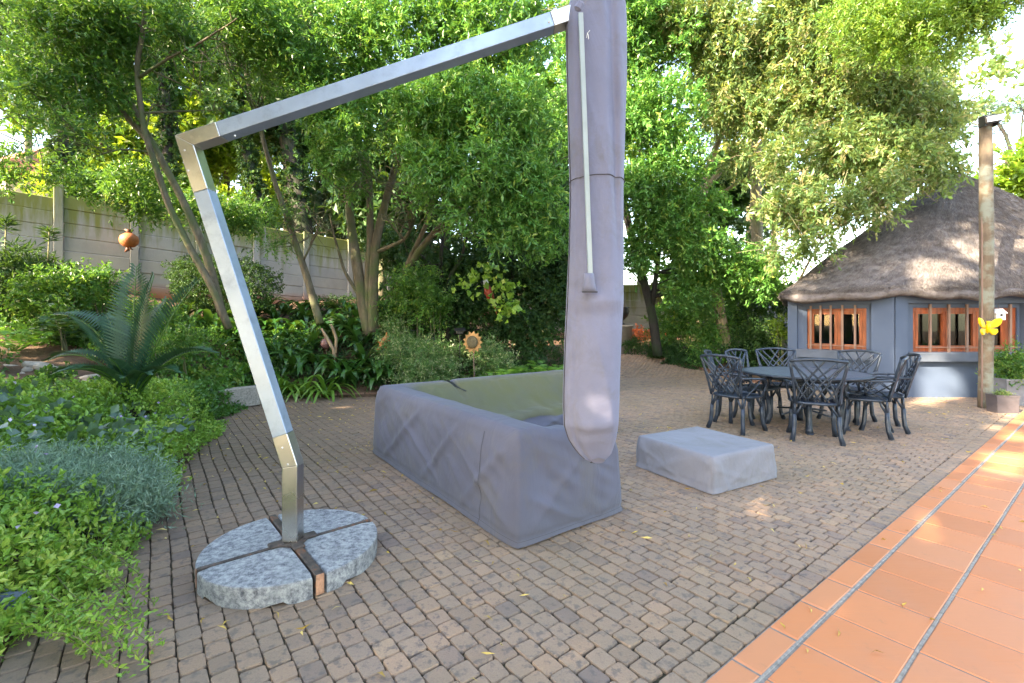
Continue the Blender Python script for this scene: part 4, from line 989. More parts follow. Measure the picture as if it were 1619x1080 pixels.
# neighbour's house beyond the wall
nh = empty('neighbour_house', (-23, 22, 0), R(-20), 'pink plastered house with red tiled roof beyond the wall at far left', 'house')
MB().box((0,0,4.2), (9,5,6)).build('wall', M['plaster'], nh)
m = MB(); m.add([(-5,-3.2,7.1),(5,-3.2,7.1),(5,3.2,7.1),(-5,3.2,7.1),(-2.5,0,9.3),(2.5,0,9.3)], [(0,1,5,4),(1,2,5),(2,3,4,5),(3,0,4),(3,2,1,0)]); m.build('roof', M['roof_tile'], nh)
MB().box((1,-2.52,6.2), (1.4,.06,1.0)).build('window', M['glass'], nh)
# ------------------------------------------------------------------ foliage
def leaf_quads(base, d, L, W, fold=.25, curl=0.0, rg=rng):
    """rhombic folded leaves: base (N,3), unit direction d, length L, width W"""
    N = len(base); rnd = rg.normal(0, 1, (N,3)); side = nrm(np.cross(d, rnd+[0,0,1.2])); up = np.cross(side, d)
    L = L[:,None] if hasattr(L, '__len__') else L; W = W[:,None] if hasattr(W, '__len__') else W
    mid = base+d*L*.48+up*L*curl
    return np.stack([base, mid-side*W*.5+up*W*fold, base+d*L-up*L*curl*.6, mid+side*W*.5+up*W*fold], 1)
def cloud(blobs, n, K=14, tw=(.16,.34), L=.065, Wf=.36, droop=.15, up=.25, shell=.5, gap=-.9, gs=1.6, seed=0, spread=.85):
    """blobs (x,y,z,rx,ry,rz[,w]) -> leaf quads and tint; leaves sit in sprays along short twigs"""
    rg = np.random.default_rng(seed); b = np.array([tuple(q)+((1.,) if len(q) == 6 else ()) for q in blobs], float)
    vol = (b[:,3]*b[:,4]*b[:,5])**.8*b[:,6]; T = max(1, n//K)
    bi = rg.choice(len(b), T, p=vol/vol.sum()); dr = nrm(rg.normal(0,1,(T,3))); r = rg.random(T)**shell
    rr = b[bi,3:6]*(1+.22*sn(dr*2.3+b[bi,:3]*.7, 1.0)[:,None]); c = b[bi,:3]+dr*r[:,None]*rr
    kp = sn(c*gs) > gap; c = c[kp]; dr = dr[kp]; T = len(c)
    td = nrm(dr*.55+rg.normal(0,.6,(T,3))+[0,0,up-droop]); tl = rg.uniform(*tw, T)
    t = (np.arange(K)+rg.random((T,K)))/K
    base = c[:,None]+td[:,None]*(tl[:,None]*t)[...,None]-np.array([0,0,1.])*(droop*tl[:,None]*t**2)[...,None]
    base += rg.normal(0,.012,base.shape)
    d = nrm(td[:,None]*.7+rg.normal(0,spread,(T,K,3))-[0,0,droop*.8])
    Ls = L*rg.uniform(.62,1.35,T)[:,None]*rg.uniform(.6,1.25,(T,K)); tint = np.clip(rg.normal(.45,.2,T)[:,None]+rg.normal(0,.22,(T,K))+.12*(t-.5), 0, 1)
    V = leaf_quads(base.reshape(-1,3), d.reshape(-1,3), Ls.reshape(-1), Ls.reshape(-1)*Wf, rg=rg)
    return V, tint.reshape(-1)
def sun_holes(V, tint, targets):
    """leave out the leaves that would stand in the way of these sun flecks (gaps in the crown)"""
    c = V[:,0]; s = np.array(SUN); k = np.ones(len(c), bool)
    for (x_, y_, z_, r_) in targets:
        r_ = r_+(.18 if x_ > 4 else .03)
        p = c-np.array([x_,y_,z_]); al = p@s; d_ = np.linalg.norm(p-al[:,None]*s, axis=1)
        wob = 1+.35*np.sin(al*3+x_)
        k &= ~((d_ < r_*wob) & (al > .3))
    return V[k], tint[k]
FLECKS = [(7.15,8.22,.25,.26),(7.65,8.2,.32,.30),(7.0,7.9,0,.25),(6.6,7.6,0,.13),(4.9,4.45,0,.30),(5.5,4.75,0,.20),(7.3,6.7,0,.22),(1.32,3.85,.16,.14),(1.62,3.25,0,.14),(1.75,3.0,0,.10),
    (1.1,2.35,0,.08),(.33,2.5,1.05,.13),(.36,2.5,.80,.09),(-2.6,7.3,0,.22),(-2.0,6.9,0,.16),(-3.4,7.6,0,.16),(.55,5.9,.55,.16),(7.9,8.0,3.0,.4),(7.2,8.0,2.3,.3),(9.3,8.2,3.1,.4),(9.3,7.8,2.2,.35),
    (1.5,8.0,0,.14),(2.1,8.4,0,.14),(2.6,7.0,0,.10),(1.9,6.4,0,.08),(2.3,2.9,0,.09),(1.9,2.35,0,.07),(-1.9,4.9,0,.10),(6.1,5.6,0,.12)]
def crown(name, parent, mat, *a, holes=True, **k):
    V, t = cloud(*a, **k)
    if holes: V, t = sun_holes(V, t, FLECKS)
    return tag(quads(name, V, mat, parent, t), kind='stuff')
def Bl(u, v, d, rp, ry=None, fz=.8, w=1.0):
    p = P(u, v, d); r = rp*d/FPX; return (p[0], p[1], p[2], r, ry or r*.9, r*fz, w)
def stemline(pts, r0, r1, rough=.03, seed=0):
    pts = np.array(pts, float); n = len(pts); s = np.linspace(0, n-1, n*4)
    q = np.stack([np.interp(s, range(n), pts[:,i]) for i in range(3)], 1)
    k = np.array([.25,.5,.25]); q[1:-1] = (q[:-2]*.25+q[1:-1]*.5+q[2:]*.25); q[1:-1] = (q[:-2]*.25+q[1:-1]*.5+q[2:]*.25)
    q += rough*np.stack([sn(q*3+seed), sn(q*3+seed+5), q[:,0]*0], -1)*np.linspace(0,1,len(q))[:,None]
    return q, np.linspace(r0, r1, len(q))
def tree(name, label, stems, blobs, n, mat, bmat, seed=0, nb=26, twig=.011, group=None, cat='tree', maxL=2.6, **k):
    """stems: lists of world points with radii (pts, r0, r1)"""
    base = np.array(stems[0][0][0]); root = empty(name, (0,0,0), 0, label, cat, group); rg = np.random.default_rng(seed+100)
    m = MB(); allp = []
    for i, (pts, r0, r1) in enumerate(stems):
        q, rr = stemline(pts, r0, r1, seed=seed+i); m.tube(q, rr, 9, wob=.22, seed=seed+i, up=(.3,1,0)); allp.append(np.c_[q, rr])
    m.build('trunk', M[bmat], root, True)
    allp = np.concatenate(allp); m = MB(); bb = np.array([q[:6] for q in blobs])
    for j in range(nb):
        b = bb[rg.integers(len(bb))]; tgt = b[:3]+nrm(rg.normal(0,1,3))*b[3:6]*rg.uniform(.3,.95)
        low = allp[allp[:,2] < tgt[2]+.3] if (allp[:,2] < tgt[2]+.3).sum() > 3 else allp
        o = low[np.argsort(np.linalg.norm(low[:,:3]-tgt, axis=1))[rg.integers(0, min(6, len(low)))]]
        mid = o[:3]*.5+tgt*.5+rg.normal(0,.12,3)+[0,0,.1]; L_ = np.linalg.norm(tgt-o[:3])
        if L_ > maxL: continue
        q, rr = stemline([o[:3], mid, tgt], min(o[3]*.6, .012+.012*L_), .004, .05, j); m.tube(q, rr, 6)
        for s_ in range(3):
            f = q[rg.integers(4, len(q))]; e = f+nrm(rg.normal(0,1,3)+(tgt-o[:3])/max(L_,.1))*rg.uniform(.3,.8)
            m.tube([f, (f+e)/2+rg.normal(0,.04,3), e], [twig*.7, twig*.45, .0025], 4)
    if m.n: tag(m.build('branches', M[bmat], root, True), kind='stuff')
    crown('crown', root, M[mat], blobs, n, seed=seed, **k)
    return root
Pp = lambda lst: [P(*q) for q in lst]

# --- trees off to the left that shade the terrace (the sun comes from there)
def offtree(x_, y_, h, r_, seed, lab, n=16000, L=.16):
    rg = np.random.default_rng(seed); z0 = Hp(x_, y_)
    bl = [(x_+rg.normal(0, r_*.5), y_+rg.normal(0, r_*.6), z0+h*f, r_*rg.uniform(.6,.9), r_*rg.uniform(.6,.9), h*.16) for f in (.28,.36,.44,.54,.66,.78,.88) for _ in range(3)]
    tree('shade_tree', lab, [([(x_,y_,z0-.1),(x_+.2,y_,z0+h*.4),(x_-.2,y_+.2,z0+h*.85)], .22, .06)], bl, n, 'leaf_mid', 'bark', seed, nb=10, L=L, Wf=.5, gap=-9, K=16, tw=(.3,.7))
for k, (x_, y_, h, r_) in enumerate([(-8.8,.2,9.5,1.9),(-7.7,-1.2,10.2,1.9),(-7.2,-2.9,14,2.0),(-5.8,-3.9,14,2.1),(-4.9,-5.4,13,2.0),(-10.6,1.6,9.2,1.7)]):
    offtree(x_, y_, h, r_, 300+k, ['tall shade tree beside the bed, left of the umbrella','tall shade tree level with the camera on the left','tall shade tree set back on the left of the camera','tall shade tree behind the camera on the left','rearmost shade tree, nearest the terrace','shade tree beside the left end of the concrete wall'][k], L=.33, n=12500)

for k, (x_, y_, h, r_) in enumerate([(9.5,-11,10,2.4),(15,-8,10,2.6),(3.5,-13,9,2.4),(20,-2,10,2.6)]):  # unseen trees added so the house windows reflect something dark
    offtree(x_, y_, h, r_, 330+k, ['garden tree behind the camera opposite the thatched house','garden tree far behind the camera on the right','garden tree straight behind the camera','garden tree right of the terrace beyond the view'][k], n=5500, L=.38)

# --- the trees in view
tree('leaning_tree', 'multi stemmed leaning tree in front of the mossy wall, left of the umbrella post',
    [(Pp([(362,520,7.9),(335,450,7.9),(300,392,7.9),(267,325,7.9),(245,262,7.8),(228,200,7.7),(218,120,7.6),(228,30,7.5),(235,-60,7.4)]), .062, .028),
     (Pp([(352,500,8.1),(325,394,8.1),(278,294,8.1),(250,242,8.1),(216,200,8),(160,135,7.9),(123,46,7.8),(98,-10,7.7)]), .075, .03),
     (Pp([(250,242,8.1),(205,160,8),(176,93,7.9),(150,25,7.8),(140,-40,7.7)]), .05, .025),
     (Pp([(218,124,7.6),(270,90,7.4),(330,60,7.2),(380,30,7.0)]), .025,.01), (Pp([(250,242,8.1),(190,235,7.7),(150,250,7.5)]), .02,.008)],
    [Bl(30,70,7.0,70),Bl(110,30,7.4,80),Bl(200,40,7.6,80),Bl(290,50,7.4,80),Bl(350,110,7.4,60),Bl(60,150,7,55),Bl(150,140,7.6,60),Bl(30,215,6.5,40,w=.6),Bl(110,205,6.8,38,fz=.5,w=.7),Bl(290,150,7.8,55),Bl(330,185,8,40),Bl(215,285,8.3,52,fz=.5),Bl(380,40,7.4,70),Bl(60,262,8.6,46,fz=.5),Bl(15,225,8.4,50),Bl(70,205,8.8,40),Bl(0,280,8.6,30,fz=.6),Bl(150,285,9.2,52,fz=.5),Bl(235,318,9.6,52,fz=.5),Bl(320,335,9.8,44,fz=.6),Bl(390,345,10.5,46,fz=.6)],
    86000, 'leaf_mid', 'bark', 1, nb=60, maxL=1.3, L=.088, gap=-.2, gs=2.0, K=12)
for k, (bs, r0, lab) in enumerate([
    ([(118,330,11.6),(106,250,11.6),(104,190,11.6),(84,120,11.5),(45,40,11.4),(20,-40,11.3)], .19, 'dark ivy covered trunk rising behind the wall at far left'),
    ([(262,330,13.5),(266,220,13.5),(258,120,13.5),(258,20,13.5),(255,-60,13.5)], .17, 'upright ivy covered trunk behind the wall, left of the umbrella elbow'),
    ([(425,375,13.6),(405,300,13.6),(388,230,13.6),(382,140,13.5),(370,50,13.4),(350,-40,13.3)], .15, 'slender mossy trunk behind the wall under the umbrella arm'),
    ([(492,470,14),(476,330,14),(462,262,14),(448,170,14),(440,90,13.8),(430,-30,13.6)], .29, 'thick blackish ivy clad trunk behind the wall near the centre left')]):
    u0, v0, d0 = bs[2]; pts = Pp(bs)
    bl = [Bl(bs[j][0]*(1-f)+bs[j+1][0]*f, bs[j][1]*(1-f)+bs[j+1][1]*f, bs[j][2], 14+4*math.sin(j*3+f*5), fz=1.5, w=2.2) for j in range(4) for f in (0,.5)]+[Bl(bs[-1][0]+a_, 5+b_, d0, 75) for a_, b_ in ((-60,20),(20,-10),(60,40))]
    tr = tree('ivy_tree', lab, [(pts, r0, r0*.6),([pts[3], np.array(pts[3])+[.8,.1,1.6]], r0*.4, .03),([pts[3], np.array(pts[3])+[-.9,.1,1.3]], r0*.35, .03)], bl, 16000, 'leaf_dark', 'bark_dark', 20+k, nb=14, L=.095, Wf=.7, gap=-.9)
    rr_ = r0*1.25; iv = []
    for j in range(4):
        for f in (0,.25,.5,.75):
            q_ = np.array(pts[j])*(1-f)+np.array(pts[j+1])*f; iv.append((*q_, rr_*1.2, rr_*1.2, rr_*1.6))
    crown('ivy', tr, M['leaf_dark'], iv, 8000, seed=60+k, L=.085, Wf=.8, gap=-9, tw=(.05,.2), shell=.25)
tree('slanting_tree', 'thin trunk leaning left out of the strap leaf bank below the umbrella arm',
    [(Pp([(506,512,9.0),(490,455,9.1),(478,415,9.1),(463,375,9.1),(446,320,9.0),(425,262,8.9),(400,160,8.8),(376,60,8.7)]), .085, .03),
     (Pp([(478,415,9.1),(500,370,9),(520,330,9)]), .022,.008)],
    [Bl(452,345,8.8,30),Bl(478,372,8.8,34,fz=.5),Bl(500,352,8.8,18),Bl(430,388,8.8,26,fz=.5),Bl(400,120,8.4,55),Bl(455,60,8.6,60),Bl(360,55,8.5,50)], 21000, 'leaf_mid', 'bark', 5, nb=26, L=.06, gap=-.4)
tree('spreading_tree', 'large spreading tree with several grey green trunks right of the wall, leafy over the centre',
    [(Pp([(584,530,9.4),(574,480,9.4),(565,420,9.4),(555,350,9.4),(546,280,9.3),(540,200,9.2),(548,100,9.0)]), .12, .045),
     (Pp([(590,530,9.4),(590,470,9.4),(592,400,9.4),(603,345,9.4),(620,285,9.3),(642,180,9.1),(662,60,8.9)]), .12, .04),
     (Pp([(580,520,9.4),(582,450,9.4),(585,380,9.4),(584,300,9.3),(575,210,9.1),(600,120,8.9)]), .10, .04),
     (Pp([(574,478,9.4),(545,430,9.3),(533,385,9.2),(522,340,9.1)]), .04, .015),
     (Pp([(612,480,9.6),(640,430,9.5),(668,388,9.3),(700,352,9.1),(760,330,8.7),(830,335,8.3)]), .085, .03),
     (Pp([(640,430,9.5),(662,380,9.4),(684,330,9.2),(700,260,9)]), .06, .03),
     (Pp([(592,400,9.4),(640,380,9.1),(660,340,8.9),(640,300,8.7)]), .04,.02),
     (Pp([(548,100,9.0),(480,60,8.6),(420,20,8.3)]), .03,.015),(Pp([(642,180,9.1),(720,120,8.6),(800,70,8.2)]), .035,.015)],
    [Bl(420,30,7.8,75),Bl(500,70,8,80),Bl(590,40,8,85),Bl(690,40,7.8,90),Bl(790,50,7.6,90),Bl(860,110,7.6,70),Bl(480,150,8.2,60),Bl(560,190,8,68),Bl(640,175,7.8,70),Bl(720,170,7.5,75),Bl(800,190,7.4,75),Bl(870,240,7.4,55),
     Bl(560,265,8,50),Bl(640,255,7.6,55),Bl(700,265,7.4,60),Bl(770,275,7.2,62),Bl(840,300,7.3,58),Bl(660,315,7.6,36,fz=.6),Bl(740,335,7.3,44,fz=.6),Bl(810,355,7.3,48,fz=.7),Bl(868,370,7.4,42),Bl(880,20,7.6,60),Bl(545,300,8.5,26),Bl(600,305,8.5,24),Bl(515,245,8.4,30),Bl(620,345,8.2,22,fz=.6)],
    150000, 'leaf_fresh', 'bark', 6, nb=110, L=.098, Wf=.33, gap=-.1, gs=2.1, K=12, shell=.40)
tree('creeper_shrub_tree', 'dark tangled evergreen with broad creeper leaves behind the sofa cover',
    [(Pp([(709,545,9.6),(706,477,9.6),(710,435,9.6),(727,412,9.6),(740,370,9.5),(760,320,9.4)]), .05, .02),(Pp([(704,545,9.7),(700,480,9.7),(695,420,9.7),(700,340,9.6)]), .06, .03),(Pp([(820,560,10),(815,470,10),(800,380,10)]), .06,.02)],
    [Bl(650,480,9.9,52),Bl(690,430,10.3,55),Bl(650,420,10.6,40),Bl(760,430,10.2,60),Bl(830,440,10.2,60),Bl(880,470,10,60),Bl(790,500,9.8,52),Bl(840,530,9.8,50),Bl(700,500,9.9,45),Bl(890,400,10.2,60),Bl(880,330,10.5,60),Bl(740,480,9.6,40),Bl(620,390,11,45),Bl(760,370,10.6,50)],
    68000, 'leaf_dark', 'bark_dark', 7, nb=24, L=.092, Wf=.5, gap=-1.0)
tree('light_green_tree', 'bright green bushy tree behind the hanging umbrella cover',
    [(Pp([(1040,562,12.6),(1030,490,12.6),(1005,400,12.3),(980,300,12),(975,180,11.8),(990,50,11.5)]), .13, .06),(Pp([(1030,490,12.6),(1045,380,12),(1060,280,11.6)]), .07,.03),(Pp([(980,300,12),(930,220,11.5),(900,120,11)]), .06,.02)],
    [Bl(1020,60,10.6,80),Bl(960,20,10.4,80),Bl(950,90,10.8,80),Bl(1030,180,10.5,75),Bl(1060,260,10.6,60),Bl(1010,300,10.8,60),Bl(1050,350,11,55),Bl(1100,390,11,45),Bl(1010,400,11.5,50),Bl(1150,420,11.3,50),Bl(1095,455,11.6,45),Bl(1200,440,11,45),Bl(905,190,10.8,70),Bl(1120,330,11.2,35)],
    98000, 'leaf_fresh', 'bark_dark', 8, nb=36, L=.106, Wf=.4, gap=-.55)
tree('pale_leaved_tree', 'large pale olive leaved tree hanging over the left slope of the thatched roof',
    [(Pp([(1150,560,12.2),(1125,420,12.2),(1112,330,12.1),(1113,282,12),(1134,222,11.8),(1190,120,11.3)]), .13, .05),(Pp([(1113,300,12),(1165,240,11.8),(1215,170,11.2),(1300,90,10.6)]), .08,.03),
     (Pp([(1197,470,12.8),(1195,330,12.7),(1193,200,12.5),(1200,60,12)]), .17,.09),(Pp([(1215,170,11.2),(1300,150,10.4),(1400,120,9.8)]), .04,.02),(Pp([(1120,320,12),(1180,280,11.5),(1270,270,10.8),(1340,250,10)]), .05,.02),
     (Pp([(1250,470,10.2),(1275,420,9.6),(1300,380,9.2),(1330,330,9)]), .03,.012)],
    [Bl(1080,20,10.6,70),Bl(1150,60,10.6,75),Bl(1250,-10,10.2,80),Bl(1340,0,10,75),Bl(1230,50,10.3,75),Bl(1310,60,10,75),Bl(1380,90,9.8,70),Bl(1160,160,11,60),Bl(1240,150,10.5,70),Bl(1330,150,10,70),Bl(1420,160,9.6,60),Bl(1470,190,9.3,46),Bl(1180,250,11,42,w=.5),Bl(1270,240,9.9,60),Bl(1350,230,9.4,60),
     Bl(1430,245,9.0,52),Bl(1480,265,8.9,34),Bl(1250,320,9.6,50),Bl(1310,320,9.0,48),Bl(1370,315,8.6,40),Bl(1290,380,8.8,34,fz=.6),Bl(1235,390,9.4,34,w=.7),Bl(1400,290,8.7,38,fz=.6),Bl(1510,180,9.5,22),Bl(1455,120,9.8,42)],
    150000, 'leaf_pale', 'bark_pale', 9, nb=90, L=.116, Wf=.36, droop=.55, gap=-.75, gs=1.7, shell=.45)
tree('overhanging_tree', 'bright fresh green foliage hanging into the top right corner of the view',
    [(Pp([(1500,560,14.5),(1480,300,14),(1440,100,12),(1420,-60,10)]), .12,.06),(Pp([(1420,-60,10),(1480,-20,8),(1560,20,7)]), .05,.015)],
    [Bl(1380,15,8,70),Bl(1450,30,7.6,62),Bl(1510,15,7.2,58),Bl(1420,70,7.8,40,fz=.6),Bl(1500,62,7.3,36,fz=.5),Bl(1565,0,7,42),Bl(1600,-25,6.8,50),Bl(1475,95,7.5,20,fz=.5)],
    32000, 'leaf_lime', 'bark', 10, nb=24, L=.075, Wf=.32, gap=-.6, up=.1)
# behind the boundary: sunlit yellow green trees and the far ones
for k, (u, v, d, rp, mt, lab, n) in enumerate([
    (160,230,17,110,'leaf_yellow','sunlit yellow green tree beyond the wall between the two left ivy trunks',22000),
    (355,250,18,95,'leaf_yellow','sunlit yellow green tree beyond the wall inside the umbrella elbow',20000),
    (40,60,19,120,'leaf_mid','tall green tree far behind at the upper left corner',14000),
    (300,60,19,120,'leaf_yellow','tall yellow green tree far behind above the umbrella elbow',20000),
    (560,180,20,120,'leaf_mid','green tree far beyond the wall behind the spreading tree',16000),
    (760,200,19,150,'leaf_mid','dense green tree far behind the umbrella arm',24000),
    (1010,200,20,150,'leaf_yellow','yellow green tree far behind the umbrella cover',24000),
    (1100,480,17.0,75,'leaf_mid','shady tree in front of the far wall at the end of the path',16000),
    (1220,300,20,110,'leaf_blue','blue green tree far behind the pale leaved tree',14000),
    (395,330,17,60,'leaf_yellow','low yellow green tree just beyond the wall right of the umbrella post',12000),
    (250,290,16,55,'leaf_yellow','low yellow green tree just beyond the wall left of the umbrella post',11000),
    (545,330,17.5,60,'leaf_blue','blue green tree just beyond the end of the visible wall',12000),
    (700,250,14.5,85,'leaf_dark','dark evergreen close behind the spreading tree',24000),  # dark leaved trees put in to deepen the shade behind the centre
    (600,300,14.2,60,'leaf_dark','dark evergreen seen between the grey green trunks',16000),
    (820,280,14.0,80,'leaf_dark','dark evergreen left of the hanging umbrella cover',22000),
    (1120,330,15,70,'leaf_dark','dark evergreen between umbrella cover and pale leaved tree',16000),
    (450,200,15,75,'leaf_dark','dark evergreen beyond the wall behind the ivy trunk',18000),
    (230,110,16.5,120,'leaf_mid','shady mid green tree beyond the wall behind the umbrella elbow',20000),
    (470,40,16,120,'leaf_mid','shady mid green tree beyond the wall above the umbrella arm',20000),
    (640,330,16.5,95,'leaf_dark','dark dense tree beyond the wall behind the grey green trunks',20000),  # dense fill trees, shade put into their dark leaf colour
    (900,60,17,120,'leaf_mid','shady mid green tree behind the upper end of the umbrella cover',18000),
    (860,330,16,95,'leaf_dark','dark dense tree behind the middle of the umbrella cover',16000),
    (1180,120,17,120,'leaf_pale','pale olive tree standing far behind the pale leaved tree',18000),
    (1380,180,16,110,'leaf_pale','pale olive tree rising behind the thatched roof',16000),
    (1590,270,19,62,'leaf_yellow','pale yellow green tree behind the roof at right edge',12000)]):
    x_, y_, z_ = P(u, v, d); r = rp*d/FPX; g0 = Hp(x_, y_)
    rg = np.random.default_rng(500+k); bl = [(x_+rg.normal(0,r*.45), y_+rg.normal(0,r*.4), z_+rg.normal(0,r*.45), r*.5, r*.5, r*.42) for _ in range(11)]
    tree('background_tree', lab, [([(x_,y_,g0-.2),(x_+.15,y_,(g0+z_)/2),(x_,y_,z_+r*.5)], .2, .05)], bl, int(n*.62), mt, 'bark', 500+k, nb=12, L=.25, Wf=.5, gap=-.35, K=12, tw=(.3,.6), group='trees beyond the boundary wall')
tree('feathery_tree', 'thin feathery blue green tree against the sky at the right edge',
    [(Pp([(1640,420,22),(1610,280,22),(1590,210,22),(1560,165,22)]), .12,.03),(Pp([(1610,280,22),(1615,200,22),(1625,140,22)]), .05,.02)],
    [Bl(1560,175,22,24,fz=.5),Bl(1600,165,22,30,fz=.5),Bl(1640,160,22,30,fz=.6),Bl(1580,200,22,20,fz=.4)], 5000, 'leaf_blue', 'bark_dark', 11, nb=30, L=.12, Wf=.3, gap=-.8)

# --- shrubs
def shrub(name, label, blobs, n, mat, seed, L=.05, Wf=.45, group=None, stems=True, cat='shrub', **k):
    b0 = blobs[0]; gz = Hp(b0[0], b0[1]); root = empty(name, (0,0,0), 0, label, cat, group); rg = np.random.default_rng(seed)
    if stems:
        m = MB()
        for b in blobs:
            for _ in range(3):
                e = np.array(b[:3])+rg.normal(0,.3,3)*b[3:6]; m.tube([(b[0]+rg.normal(0,.05), b[1]+.05, Hp(b[0], b[1])-.05), (e+[b[0],b[1],gz])/2, e], [.014,.010,.004], 5)
        tag(m.build('stems', M['bark'], root), kind='stuff')
    crown('foliage', root, M[mat], blobs, n, seed=seed, L=L, Wf=Wf, **k); return root
shrub('round_bush', 'dense dark green clipped round bush in front of the concrete wall', [Bl(350,448,10.0,74,fz=.62),Bl(320,440,10.0,50,fz=.75),Bl(388,452,9.8,44,fz=.8)], 34000, 'leaf_dark', 41, L=.042, Wf=.5, shell=.25, gap=-9, tw=(.06,.14))
shrub('dark_shrub', 'dark spiky leaved shrub at the far left edge before the wall', [Bl(5,430,8,50,fz=.9),Bl(55,440,8.2,42,fz=.9),Bl(-30,460,7.6,50)], 11000, 'leaf_dark', 42, L=.13, Wf=.16, gap=-9)
for k, (u, v, d, s_, lab) in enumerate([(10,345,8,.9,'whorl topped stem rising at the left edge against the wall'),(78,362,8.2,.8,'whorl topped stem beside the first concrete post')]):
    o = empty('whorl_plant', (0,0,0), 0, lab, 'plant'); p = np.array(P(u, v, d)); MB().tube([p-[0.05,0,1.2], p-[.02,0,.5], p], [.014,.012,.008], 6).build('stem', M['stem'], o, True)
    rg = np.random.default_rng(k); n = 90; an = rg.random(n)*6.28; d_ = nrm(np.c_[np.cos(an), np.sin(an), rg.uniform(-.1,.6,n)]); quads('leaves', leaf_quads(p-np.c_[an*0,an*0,rg.random(n)*.22], d_, rg.uniform(.12,.26,n), .026), M['leaf_dark'], o, rg.random(n)*.6)
shrub('leafy_shrub', 'small leafy green shrub below the first concrete post', [Bl(60,470,7.6,40),Bl(110,450,7.8,34),Bl(160,450,8.3,30),Bl(100,500,7.2,30)], 9000, 'leaf_mid', 43, L=.07)
shrub('bed_shrub', 'loose green shrub beside the round bush behind the cycad', [Bl(235,505,7.4,28),Bl(290,540,7.0,24),Bl(250,560,6.6,28)], 6000, 'leaf_mid', 44, L=.055)
shrub('variegated_shrub', 'cream variegated shrub behind the left end of the sofa cover', [Bl(640,560,8.7,40),Bl(680,570,8.6,42),Bl(625,525,9.0,24),Bl(655,600,8.4,34),Bl(700,595,8.5,30),Bl(720,560,8.9,24)], 26000, 'leaf_var', 45, L=.05, Wf=.3, gap=-1.2)
shrub('cream_shrub', 'small cream leaved shrub right of the sunflower ornament', [Bl(775,560,8.8,26),Bl(790,575,8.7,22)], 5000, 'leaf_var', 46, L=.05, Wf=.35)
shrub('creeper', 'broad leaved pale green creeper hanging behind the sofa cover', [Bl(760,440,8.6,18),Bl(735,455,8.6,14),Bl(790,450,8.7,16),Bl(800,490,8.7,14)], 260, 'leaf_ground', 47, L=.115, Wf=.95, stems=False, K=5, gap=-9)
shrub('glossy_shrub', 'glossy mid green shrub in the middle of the bank behind the sofa', [Bl(660,455,9.1,40),Bl(690,490,9,36),Bl(635,480,9.3,28)], 11000, 'leaf_mid', 48, L=.06)
for k, (bl, lab, mt, n) in enumerate([
    ([Bl(1075,500,13.5,40),Bl(1060,530,13.2,30)], 'low green shrub beside the path end near the red flowers', 'leaf_mid', 9000),
    ([Bl(1130,520,12.6,46),Bl(1150,480,12.8,46),Bl(1120,560,12.2,34)], 'broad green shrub left of the dining set by the brick kerb', 'leaf_fresh', 17000),
    ([Bl(1200,520,12,44),Bl(1215,565,11.4,34),Bl(1180,560,11.8,34)], 'dark green shrub behind the far chairs beside the house', 'leaf_dark', 14000),
    ([Bl(1175,450,13,50),Bl(1230,470,12.2,34)], 'tall mid green shrub beneath the thatched eave', 'leaf_mid', 14000),
    ([Bl(1237,528,9.9,12),Bl(1232,510,10,9)], 'small yellow green plant at the left corner of the house', 'leaf_yellow', 900)]):
    shrub('path_shrub', lab, bl, n, mt, 60+k, L=.075, group='shrubs between path and house')
shrub('red_flower_bed', 'orange red flowers growing at the foot of the far wall', [Bl(1005,530,14.6,22,fz=.4),Bl(1035,532,14.6,22,fz=.4)], 1500, 'flower_red', 66, L=.06, Wf=.6, cat='flowers')
shrub('edge_foliage', 'dark low plants lining the far right kerb of the path', [Bl(1005,545,14.2,14,fz=.5),Bl(1040,552,13.6,20,fz=.5),Bl(1075,565,12.7,24,fz=.5),Bl(1110,580,12.1,20,fz=.5)], 9000, 'leaf_dark', 67, L=.07, cat='plants')
o = shrub('potted_bush', 'round green bush growing in the larger grey planter', [(8.12,7.62,.56,.20,.20,.18),(8.16,7.6,.72,.15,.15,.12)], 5200, 'leaf_mid', 68, L=.045, gap=-9, cat='bush')
shrub('potted_succulent', 'low reddish plant in the small dark planter', [(7.24,6.90,.275,.11,.06,.025)], 500, 'leaf_pale', 69, L=.03, stems=False, gap=-9, K=5, tw=(.03,.06), cat='plant')

# --- ferns
def fern(x_, y_, s_, n, mat, label, seed, group=None):
    rg = np.random.default_rng(seed); z0 = Hp(x_, y_); o = empty('fern', (x_,y_,z0), 0, label, 'fern', group)
    Vs = []
    for k in range(n):
        a_ = k/n*6.283+rg.normal(0,.2); L_ = s_*rg.uniform(.7,1.1); t = np.linspace(.06,1,22); r = L_*t*.8; z = L_*(1.15*t-.85*t**2.2)*rg.uniform(.7,1.2)
        c = np.stack([np.cos(a_)*r, np.sin(a_)*r, z], 1); tg = nrm(np.gradient(c, axis=0)); sd = np.array([-math.sin(a_), math.cos(a_), 0])
        for s in (-1,1):
            W_ = .30*L_*np.sin(t*math.pi*.9+.2)*.6+.01; Vs.append(leaf_quads(c, nrm(sd*s+tg*.35+rg.normal(0,.06,c.shape)), W_, L_*.045, fold=.05, rg=rg))
    V = np.concatenate(Vs); quads('fronds', V, M[mat], o, np.clip(rg.normal(.5,.2,len(V)),0,1)); return o
